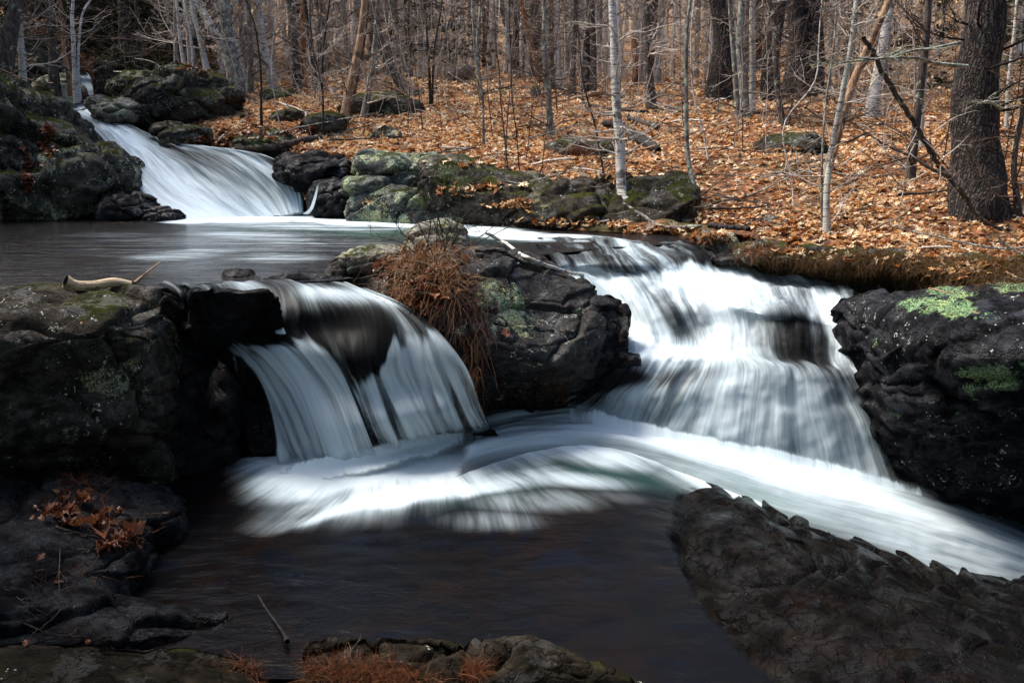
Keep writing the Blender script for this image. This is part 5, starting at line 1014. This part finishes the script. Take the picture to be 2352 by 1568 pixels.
def drop(x, y):
    h = BVH.ray_cast(Vector((x, y, 40 if y > 30 else 9)), Vector((0, 0, -1))); return np.array(h[0]) if h[0] else np.array([x, y, 0.])
def region(rng, n_, L, lift=0.):
    """points on the surfaces seen inside pixel blobs (u, v, half-width, half-height)"""
    P, N = [], []
    while len(P) < n_:
        u, v, a, b_ = L[rng.integers(0, len(L))]; q = rng.normal(0, .5, 2); p, nn = hit(u + q[0] * a, v + q[1] * b_); P.append(p + nn * rng.uniform(0, lift) if lift else p); N.append(nn)
    return np.array(P), np.array(N)
rng = np.random.default_rng(2024)
# island: tussock, rootlets, leaves, shrub
P, N = region(rng, 850, [(985, 615, 90, 45), (940, 640, 50, 40), (1040, 640, 60, 60), (1000, 590, 70, 20)]); D = N * .7 + np.array([0, -.4, .25]) + rng.normal(0, .45, P.shape)
t_ = empty('grass_tussock', tuple(P.mean(0)), 'straw coloured dead grass tussock drooping over the island rock', 'grass'); V, F = blades(rng, P, D, .36, .0018, 1.2, 7, 1.6); mesh('blades', V, F, M['straw'], t_)
P, N = region(rng, 520, [(1040, 700, 45, 50), (1075, 760, 35, 60), (1100, 690, 30, 60), (1010, 690, 40, 30), (1095, 830, 25, 50), (1060, 860, 20, 50)]); D = N * .5 + rng.normal(0, .25, P.shape) + np.array([0, -.1, -.6]); V, F = blades(rng, P, D, .30, .0016, .5, 6, 1.2); mesh('rootlets', V, F, M['root'], t_)
P, N = region(rng, 560, [(985, 600, 90, 40), (930, 640, 50, 40), (1000, 650, 60, 50), (960, 680, 50, 30), (900, 612, 40, 12)], .05); V, F = leaf_cloud(rng, P, .075, LEAF, .7, .7)
tag(mesh('leaf_litter', V, F, M['darkleaves'], smooth=False), 'brown and rusty leaves caught in the tussock on the island rock', 'leaves', None, 'stuff')
p0, _n = hit(1000, 600); T = []
for (u, v) in [(965, 385), (1010, 300), (1052, 340), (1100, 455), (1240, 405), (900, 500), (1190, 505), (930, 430), (1080, 395), (870, 470), (1150, 440), (1035, 420), (990, 460), (1290, 470), (850, 540), (1120, 530)]:
    b0 = p0 + rng.normal(0, .07, 3) * np.array([1, 1, .2]); e = PY(u, v, p0[1] + rng.uniform(-.35, .25)); mid = (b0 + e) / 2 + rng.normal(0, .05, 3) + np.array([0, 0, .08]); C = cr(np.array([b0, mid, e]), 12); r = np.linspace(.0055, .0022, 12)
    T.append((C, r)); T += branches(rng, C, r, 5, .32, .25, 1, 3, .02, (.1, .9), .5, 0, minr=.0018)
t_ = empty('shrub', tuple(p0), 'leafless twiggy shrub growing out of the tussock on the island', 'shrub'); V, F = tubes_mesh(T, 4); mesh('stems', V, F, B['black'], t_)
P, N = region(rng, 700, [(1180, 905, 110, 28), (1080, 880, 30, 40), (1270, 890, 60, 40)], .01); V, F = blades(rng, P, N * .6 + rng.normal(0, .7, P.shape), .07, .0012, .6, 3); tag(mesh('fallen_needles', V, F, M['needles']), 'rusty fallen needles on the dark foot of the island rock', 'needles', None, 'stuff')
for k, (u, v, lb, s) in enumerate([(1020, 418, 'green pine seedling on the lichened rock above the far shore', .34), (968, 472, 'green pine seedling low at the foam edge', .26), (1058, 440, 'green pine seedling right of the other seedlings', .3), (1290, 868, 'small green plant at the foot of the island', .09), (1128, 868, 'tiny green sprig at the wet foot of the island rock', .07), (595, 340, 'small green fern sprig beside the fallen log', .3)]):
    p, _n = hit(u, v + 8); root = empty('seedling' if s > .1 else 'plant', tuple(p), lb, 'seedling' if s > .1 else 'plant'); q = np.repeat(p[None], 170, 0); q[:, 2] += rng.uniform(0, s * .7, 170); q[:, :2] += rng.normal(0, s * .22, (170, 2)); D = rng.normal(0, 1, (170, 3)); D[:, 2] = np.abs(D[:, 2]) + .3
    V, F = blades(rng, q, D, s * .38, .002 if s > .1 else .001, .3, 3, .3); mesh('foliage', V, F, M['green'], root); C = np.array([p, p + [0, 0, s * .4], p + [.01, 0, s * .75]]); V, F = tubes_mesh([(C, np.array([.005, .004, .002]) * (s / .3))], 5); mesh('stem', V, F, B['twig'], root)
# moss and needles on the right bank, foreground needles
P, N = region(rng, 15000, [(1850, 605, 150, 30), (2000, 620, 150, 30), (2150, 630, 160, 35), (2300, 630, 120, 35), (1960, 590, 200, 15), (2200, 600, 200, 15)]); V, F = blades(rng, P, N + rng.normal(0, .6, P.shape), .075, .0016, .8, 4, 1.); tag(mesh('moss', V, F, M['moss']), 'rusty brown moss and needle tufts on the right bank', 'moss', None, 'stuff')
P, N = region(rng, 5200, [(700, 1545, 160, 34), (820, 1535, 110, 25), (620, 1530, 90, 22), (900, 1560, 100, 14), (1090, 1545, 30, 14)], .012); V, F = blades(rng, P, N * .25 + rng.normal(0, .8, P.shape), .075, .0008, .3, 3, .4); tag(mesh('fallen_needles', V, F, M['needles']), 'rusty pine needles piled beside the foreground rock', 'needles', None, 'stuff')
P, N = region(rng, 2600, [(1345, 385, 130, 14), (1390, 400, 70, 14), (1300, 370, 90, 10), (1590, 545, 60, 10), (1740, 575, 60, 14), (1330, 345, 60, 10)], .02); V, F = blades(rng, P, N * .3 + rng.normal(0, .8, P.shape), .11, .0022, .3, 3, .4); tag(mesh('fallen_needles', V, F, M['needles']), 'orange needle patches on the rocks of the leaf slope', 'needles', None, 'stuff')
P, N = region(rng, 170, [(1950, 592, 120, 12), (2120, 600, 140, 14), (2280, 612, 90, 16), (1830, 578, 60, 8), (2200, 625, 80, 14)], .02); V, F = leaf_cloud(rng, P, .07, LEAF, .5, .5); tag(mesh('leaf_litter', V, F, M['leaves'], smooth=False), 'tan leaves dropped on the mossy right bank', 'leaves', None, 'stuff')
# leaves on the shore strip, on far rocks, and the dark heap
P, N = region(rng, 520, [(1280, 512, 90, 10), (1400, 515, 90, 10), (1520, 528, 90, 10), (1650, 545, 60, 10), (1130, 430, 80, 14), (1050, 440, 50, 10), (1180, 470, 40, 12), (850, 300, 60, 20), (520, 350, 50, 30), (610, 300, 80, 30), (1100, 375, 90, 8), (1330, 400, 90, 16), (1800, 345, 50, 10)], .03); V, F = leaf_cloud(rng, P, .095, LEAF, .5, .5); tag(mesh('leaf_litter', V, F, M['leaves'], smooth=False), 'tan leaves lying on the shore strip and far bank rocks', 'leaves', None, 'stuff')
P, N = region(rng, 380, [(470, 330, 50, 18), (560, 300, 60, 25), (660, 300, 60, 25), (450, 150, 60, 20), (340, 130, 60, 15), (110, 330, 20, 40), (60, 400, 12, 60)], .03); V, F = leaf_cloud(rng, P, .11, LEAF, .5, .5); tag(mesh('leaf_litter', V, F, M['darkleaves'], smooth=False), 'rusty dark leaves in the shade around the upper cascade rocks', 'leaves', None, 'stuff')
P, N = region(rng, 120, [(190, 1190, 70, 30), (240, 1210, 60, 30), (120, 1180, 60, 25), (290, 1240, 40, 15), (260, 1260, 50, 14), (180, 1140, 50, 20)], .05); V, F = leaf_cloud(rng, P, .07, LEAF, .7, .6); tag(mesh('leaf_litter', V, F, M['darkleaves'], smooth=False), 'dark wet leaf heap on the bank at the lower left', 'leaves', None, 'stuff')
P, N = region(rng, 400, [(190, 1150, 80, 40), (200, 1110, 70, 20), (280, 1230, 60, 30), (180, 1330, 160, 40)], .03); V, F = blades(rng, P, N * .4 + rng.normal(0, .8, P.shape), .09, .0009, .5, 4, .3); tag(mesh('fallen_needles', V, F, M['needles']), 'dark rusty needles around the leaf heap at the lower left', 'needles', None, 'stuff')
for u, v, s, mt, lb in [(300, 1225, .13, 'darkleaves', 'big brown oak leaf at the right end of the leaf heap'), (92, 1282, .08, 'darkleaves', 'folded leaf lying alone left of the leaf heap'), (215, 1192, .12, 'darkleaves', 'upright brown leaf in the middle of the leaf heap'), (135, 1340, .07, 'darkleaves', 'orange curled leaf on the black rock below the leaf heap'), (62, 1482, .05, 'darkleaves', 'brown leaf on the edge of the bottom left rock'), (203, 1475, .06, 'darkleaves', 'small rusty leaf along the bottom left rock'),
        (205, 652, .06, 'darkleaves', 'rusty curled leaf left of the birch log'), (187, 745, .05, 'leaves', 'small tan leaf on the left rock face'), (850, 462, .11, 'leaves', 'orange leaf on the wet rock by the foam'), (833, 465, .10, 'leaves', 'orange oak leaf beside another on the wet rock by the foam'), (635, 1560, .09, 'darkleaves', 'brown oak leaf on the needles at the bottom edge'), (2185, 622, .10, 'leaves', 'pale leaf cluster resting on the right bank'), (2200, 615, .09, 'leaves', 'second pale leaf next to the cluster on the right bank'), (1160, 765, .06, 'darkleaves', 'red brown leaf snagged on the island rock face'), (2240, 722, .03, 'leaves', 'tiny orange leaf scrap on the right black rock')]:
    p, nn = hit(u, v); V, F = leaf_cloud(rng, (p + nn * .012)[None], s, LEAF, .25, .5, nn + np.array([0, -.3, .2])); tag(mesh('fallen_leaf', V, F, M[mt], smooth=False), lb, 'leaf')
# sticks, logs and branches: pixel path, width px at both ends, bark
ST = [('fallen_log', 'mossy brown log fallen behind the upper cascade', [(556, 352), (640, 340), (740, 320)], 20, 15, 'dark', .05), ('fallen_log', 'charred black log lying downhill behind the white birch', [(1388, 287), (1440, 305), (1512, 352)], 17, 22, 'black', .08),
 ('fallen_log', 'pale broken log end leaning on the charred log', [(1402, 268), (1424, 288)], 12, 10, 'bare', .1), ('fallen_log', 'brown log lying across the slope right of the hemlock pole', [(1262, 242), (1320, 232), (1382, 215)], 10, 13, 'bare', .05), ('fallen_log', 'dark log lying beyond the white birch', [(1335, 240), (1400, 255), (1500, 262)], 10, 9, 'black', .05),
 ('fallen_log', 'mossy log half sunk in leaves right of the white birch', [(1440, 275), (1470, 285), (1512, 300)], 14, 16, 'dark', .05), ('fallen_log', 'dark log at the right of the knobbly pine', [(1500, 262), (1560, 250), (1620, 245)], 9, 6, 'dark', .05),
 ('branch', 'long thin grey branch lying toward the left bank', [(565, 350), (650, 305), (760, 280), (860, 262)], 5, 3, 'grey', .12), ('branch', 'thin branch parallel to the fallen log', [(600, 352), (720, 322), (862, 285)], 5, 3, 'dark', .12), ('branch', 'curved pale branch arching over the leaves at the centre', [(988, 245), (1030, 275), (1095, 298), (1180, 275), (1290, 258)], 5, 2, 'grey', .18),
 ('branch', 'dark branch lying on the far part of the knoll', [(1072, 222), (1120, 212), (1185, 196)], 5, 4, 'black', .08), ('branch', 'grey branch lying at the foot of the knoll', [(1040, 260), (1080, 262), (1115, 258)], 7, 5, 'grey', .05), ('branch', 'forked pale branch half way up the left bank', [(640, 238), (700, 262), (690, 310)], 6, 4, 'paletwig', .1),
 ('branch', 'pale branch standing out of the left bank leaves', [(490, 345), (515, 310), (560, 275)], 5, 3, 'paletwig', .1), ('fallen_log', 'mossy log spanning the knoll top', [(850, 175), (930, 155), (1030, 138)], 13, 10, 'dark', .12), ('branch', 'long pole leaning across the woods behind the crest', [(1080, 190), (1150, 165), (1240, 130)], 4, 3, 'grey', .5),
 ('branch', 'birch stick lying across the island rock toward the right cascade', [(1117, 537), (1160, 560), (1200, 590), (1280, 620), (1347, 637)], 8, 8, 'birch', .06), ('branch', 'bent black branch under the birch stick on the island', [(1092, 578), (1150, 580), (1200, 605), (1272, 620)], 8, 9, 'black', .03),
 ('branch', 'grey driftwood branch forking at the foot of the white birch', [(1432, 468), (1480, 500), (1530, 525), (1610, 522)], 7, 9, 'grey', .05), ('branch', 'pale birch stick in front of the driftwood at the shore', [(1350, 512), (1400, 508)], 5, 4, 'paletwig', .03), ('branch', 'thin long branch sloping from the boulder to the shore', [(1560, 452), (1640, 485), (1740, 522), (1790, 540)], 4, 4, 'bare', .1),
 ('fallen_log', 'short black log next to the lichened stone at the shore', [(1625, 522), (1725, 530)], 14, 12, 'black', .05), ('branch', 'slim stick lying over the green lichen on the right black rock', [(2133, 663), (2215, 682)], 4, 3, 'bare', .015), ('branch', 'brown stick at the right edge above the black rock', [(2308, 625), (2352, 648)], 6, 6, 'bare', .02),
 ('branch', 'thin twig angling down to the right pool edge', [(2020, 620), (2050, 648), (2082, 665)], 3, 3, 'bare', .02), ('branch', 'short brown twig arched over the lower pool at the left', [(330, 1182), (385, 1180), (440, 1200), (482, 1218)], 3, 4, 'bare', .04), ('branch', 'dark stick lying through the leaf heap', [(130, 1212), (230, 1235), (345, 1250)], 5, 7, 'twig', .03),
 ('branch', 'thin pale twig on the black rock at the lower left edge', [(10, 1350), (60, 1385), (122, 1420)], 3, 3, 'twig', .02), ('branch', 'upright thin twig on the lower left black rock', [(138, 1260), (136, 1350), (150, 1418)], 3, 3, 'twig', .03), ('branch', 'brown twig along the bottom left rock', [(55, 1432), (130, 1458), (205, 1462)], 5, 3, 'twig', .02),
 ('branch', 'thin upright twig in front of the foreground rock', [(800, 1465), (806, 1490), (802, 1525)], 3, 3, 'twig', .04), ('branch', 'dark branch lying left of the giant pine', [(1985, 392), (2060, 402), (2150, 410)], 9, 7, 'rot', .03), ('branch', 'curved root like branch at the mossy boulder on the slope', [(1862, 345), (1880, 360), (1900, 362)], 8, 8, 'grey', .1),
 ('branch', 'tangled dark branch at the right end of the bank', [(2250, 515), (2290, 550), (2352, 590)], 6, 8, 'dark', .12), ('branch', 'thin dark branch fallen at the right over the leaves', [(2090, 600), (2160, 560), (2250, 500), (2300, 470)], 3, 4, 'black', .2), ('branch', 'fine pale branch above the right bank', [(2240, 480), (2300, 520), (2352, 540)], 4, 6, 'twig', .2)]
for k, (nm, lb, path, w0, w1, mt, ht) in enumerate(ST):
    Pp = np.array([hit(*q)[0] for q in path]); n_ = len(Pp); Pp[:, 1] = np.minimum(Pp[:, 1], np.median(Pp[:, 1]) + .6)
    Pp = np.array([PY(u, v, y) for (u, v), y in zip(path, Pp[:, 1])]); Y_ = Pp[:, 1].mean(); r_ = np.linspace(w0, w1, n_) * Y_ / FPX / 2; Pp[:, 2] += r_ * .6
    C = cr(Pp, 26) if n_ > 2 else Pp[0] + (Pp[1] - Pp[0]) * np.linspace(0, 1, 26)[:, None]; r = np.interp(np.linspace(0, 1, 26), np.linspace(0, 1, n_), r_); r[0] *= .55; r[-1] *= .5; C = C + rng.normal(0, r.mean() * .22, C.shape)
    root = empty(nm, tuple(C[13]), lb, 'log' if nm == 'fallen_log' else 'branch'); T = [(C, r)]
    if nm == 'branch' and len(path) > 2 and w0 < 9: T += branches(rng, C, r, 3, .12 + ht * 1.2, .2, 1, 1, 0, (-.1, .5), .5, 0, minr=.0015)
    V, F = tubes_mesh(T, 10 if w0 > 6 else 6, .12, k); mesh('wood', V, F, B[mt], root)
# hollow birch log on the left rock and the stick that runs on into the pool
path = [(150, 646), (178, 656), (215, 656), (262, 648), (300, 655)]; Pp = np.array([PY(u, v, 7.2 + .05 * i) for i, (u, v) in enumerate(path)]); C = cr(Pp, 24); r = np.interp(np.linspace(0, 1, 24), [0, .12, .6, 1], [19, 15, 14, 13]) * 7.2 / FPX / 2 * 1.6
root = empty('birch_log', tuple(C[12]), 'crooked birch log with a hollow dark end lying on the left rock', 'log'); V, F = tubes_mesh([(C, r)], 20, .12, 5); mesh('bark', V, F, B['logbirch'], root)
Ci = np.concatenate([C[:1], C[:1] + (C[1:2] - C[:1]) * 1.5, C[:1] + (C[1:2] - C[:1]) * 3]); V, F = tubes_mesh([(Ci, np.array([r[0] * .86, r[0] * .8, .002]))], 20); mesh('hollow', V, F, B['black'], root)
C = cr(np.array([PZ(308, 650, 1.41), PZ(335, 627, 1.403), PZ(368, 602, 1.399)]), 14); V, F = tubes_mesh([(C, np.linspace(.012, .006, 14))], 8, .1); tag(mesh('branch', V, F, B['bare']), 'pale stick slipping under the upper pool behind the birch log', 'branch')
C = cr(np.array([PZ(660, 1472, .05), PZ(645, 1445, .03), PZ(600, 1380, .012), PZ(565, 1310, .004), PZ(540, 1250, -.004)]), 20); V, F = tubes_mesh([(C, np.interp(np.linspace(0, 1, 20), [0, .08, .12, 1], [.012, .014, .008, .004]))], 8, .2); tag(mesh('branch', V, F, B['black']), 'thin knob ended stick lying in the lower pool', 'branch')
C = cr(np.array([PY(142, 524, 12.8), PY(158, 533, 12.7), PY(180, 541, 12.6), PY(200, 547, 12.5)]), 12); V, F = tubes_mesh([(C, np.linspace(.035, .008, 12))], 8, .2); tag(mesh('branch', V, F, B['bare']), 'pale broken stick poking out of the upper pool at the left', 'branch')
# the long dead branch hanging across the right side
pth = [(1985, 88), (2010, 130), (2058, 220), (2110, 300), (2150, 370), (2200, 430), (2242, 492), (2300, 530)]; Pp = np.array([PY(u, v, 10.4 + .05 * i) for i, (u, v) in enumerate(pth)]); C = cr(Pp, 60); r = np.interp(np.linspace(0, 1, 60), [0, .05, .7, 1], [.022, .024, .028, .016]); C = C + rng.normal(0, .008, C.shape)
root = empty('dead_branch', tuple(C[-1]), 'long dark fallen limb slanting across the right side toward the giant pine', 'branch'); V, F = tubes_mesh([(C, r)], 9, .15, 9); mesh('limb', V, F, B['dark'], root)
T = []
for u0, v0, u1, v1, l in [(2030, 165, 1990, 235, 0), (2058, 220, 2030, 300, 0), (2030, 300, 2018, 360, 0), (2100, 300, 2080, 350, 0), (2102, 330, 2075, 440, 1), (2075, 440, 2062, 520, 1), (2160, 380, 2120, 420, 0), (2130, 395, 2032, 418, 0), (2160, 368, 2230, 305, 0), (2120, 320, 2216, 425, 0), (2000, 110, 1930, 15, 0), (1990, 100, 1900, -5, 0), (2150, 300, 2220, 260, 0)]:
    a, b_ = PY(u0, v0, 10.5), PY(u1, v1, 10.4); C2 = cr(np.array([a, (a + b_) / 2 + rng.normal(0, .04, 3), b_]), 12); rr_ = np.linspace(.009, .003, 12); V, F = tubes_mesh([(C2, rr_)] + branches(rng, C2, rr_, 4, .25, .2, 1, 1, 0, (-.6, .3), .5, 0, minr=.002), 5); mesh('twig', V, F, B['paletwig'], root)
# small sticks all over the slope, thin bare saplings
protos = []
for k in range(5):
    P_, _d = wander(rng, (-.5, 0, 0), (1, .1, .02), 1., 8, .12); r_ = np.linspace(.012, .005, 9); V, F = tubes_mesh([(P_, r_)] + branches(rng, P_, r_, 4, .3, .2, 1, 1, 0, (-.05, .3), .5, 0, minr=.0025), 5, .1, k); protos.append(link('stick', mesh('stick', V, F, B[['dark', 'grey', 'paletwig', 'bare', 'black'][k]], origin=np.zeros(3)).data)); 
for o in [o for o in sc.objects if o.name.startswith('stick') and o not in protos]: bpy.data.objects.remove(o)
def dry1(x, y): return min(sdf([x], [y], UP)[0], sdf([x], [y], LOW)[0], sdf([x], [y], CAS)[0]) > .4
c_ = 0
while c_ < 285:
    y = rng.uniform(10, 27); x = rng.uniform(-.5, .53) * y
    if not dry1(x, y): continue
    p = drop(x, y); o = protos[c_ % 5].copy() if c_ >= 5 else protos[c_]
    if c_ >= 5: sc.collection.objects.link(o)
    o.location = tuple(p + [0, 0, .03]); o.rotation_euler = (rng.normal(0, .08), rng.normal(0, .10), rng.uniform(0, 6.28)); s = rng.uniform(.5, 1.7); o.scale = (s, s, s); tag(o, 'short bare stick fallen among the leaves of the slope', 'stick', 'sticks fallen on the leaf slope'); c_ += 1
sp = []
for k in range(6):
    P_, _d = wander(rng, (0, 0, -.1), (rng.normal(0, .12), rng.normal(0, .12), 1), 2.2 + .3 * k, 12, .06, .02); r_ = np.linspace(.010, .003, 13); root = empty('sapling', (0, 0, 0), 'x', 'sapling'); V, F = tubes_mesh([(P_, r_)], 5); mesh('stem', V, F, B[['twig', 'paletwig', 'black', 'grey', 'paletwig', 'twig'][k]], root)
    T = branches(rng, P_, r_, 16, .75, .15, 1, 4, .03, (.0, .8), .5, 1, minr=.0018); V, F = tubes_mesh(T, 4); mesh('crown', V, F, B[['twig', 'paletwig', 'black', 'paletwig', 'twig', 'twig'][k]], root); sp.append(root)
c_ = 0
while c_ < 190:
    y = rng.uniform(13.5, 30) if c_ % 3 else rng.uniform(17, 34); x = rng.uniform(-.40, .53) * y
    if not dry1(x, y) or (-.32 < x / y < -.12 and y < 16): continue
    p = drop(x, y); copy_thing(sp[c_ % 6], tuple(p), rng.uniform(0, 6.28), rng.uniform(.6, 1.3), 'thin leafless sapling standing on the leaf slope', 'thin leafless saplings on the leaf slope'); c_ += 1
for r_ in sp:
    for q in list(r_.children): bpy.data.objects.remove(q)
    bpy.data.objects.remove(r_)
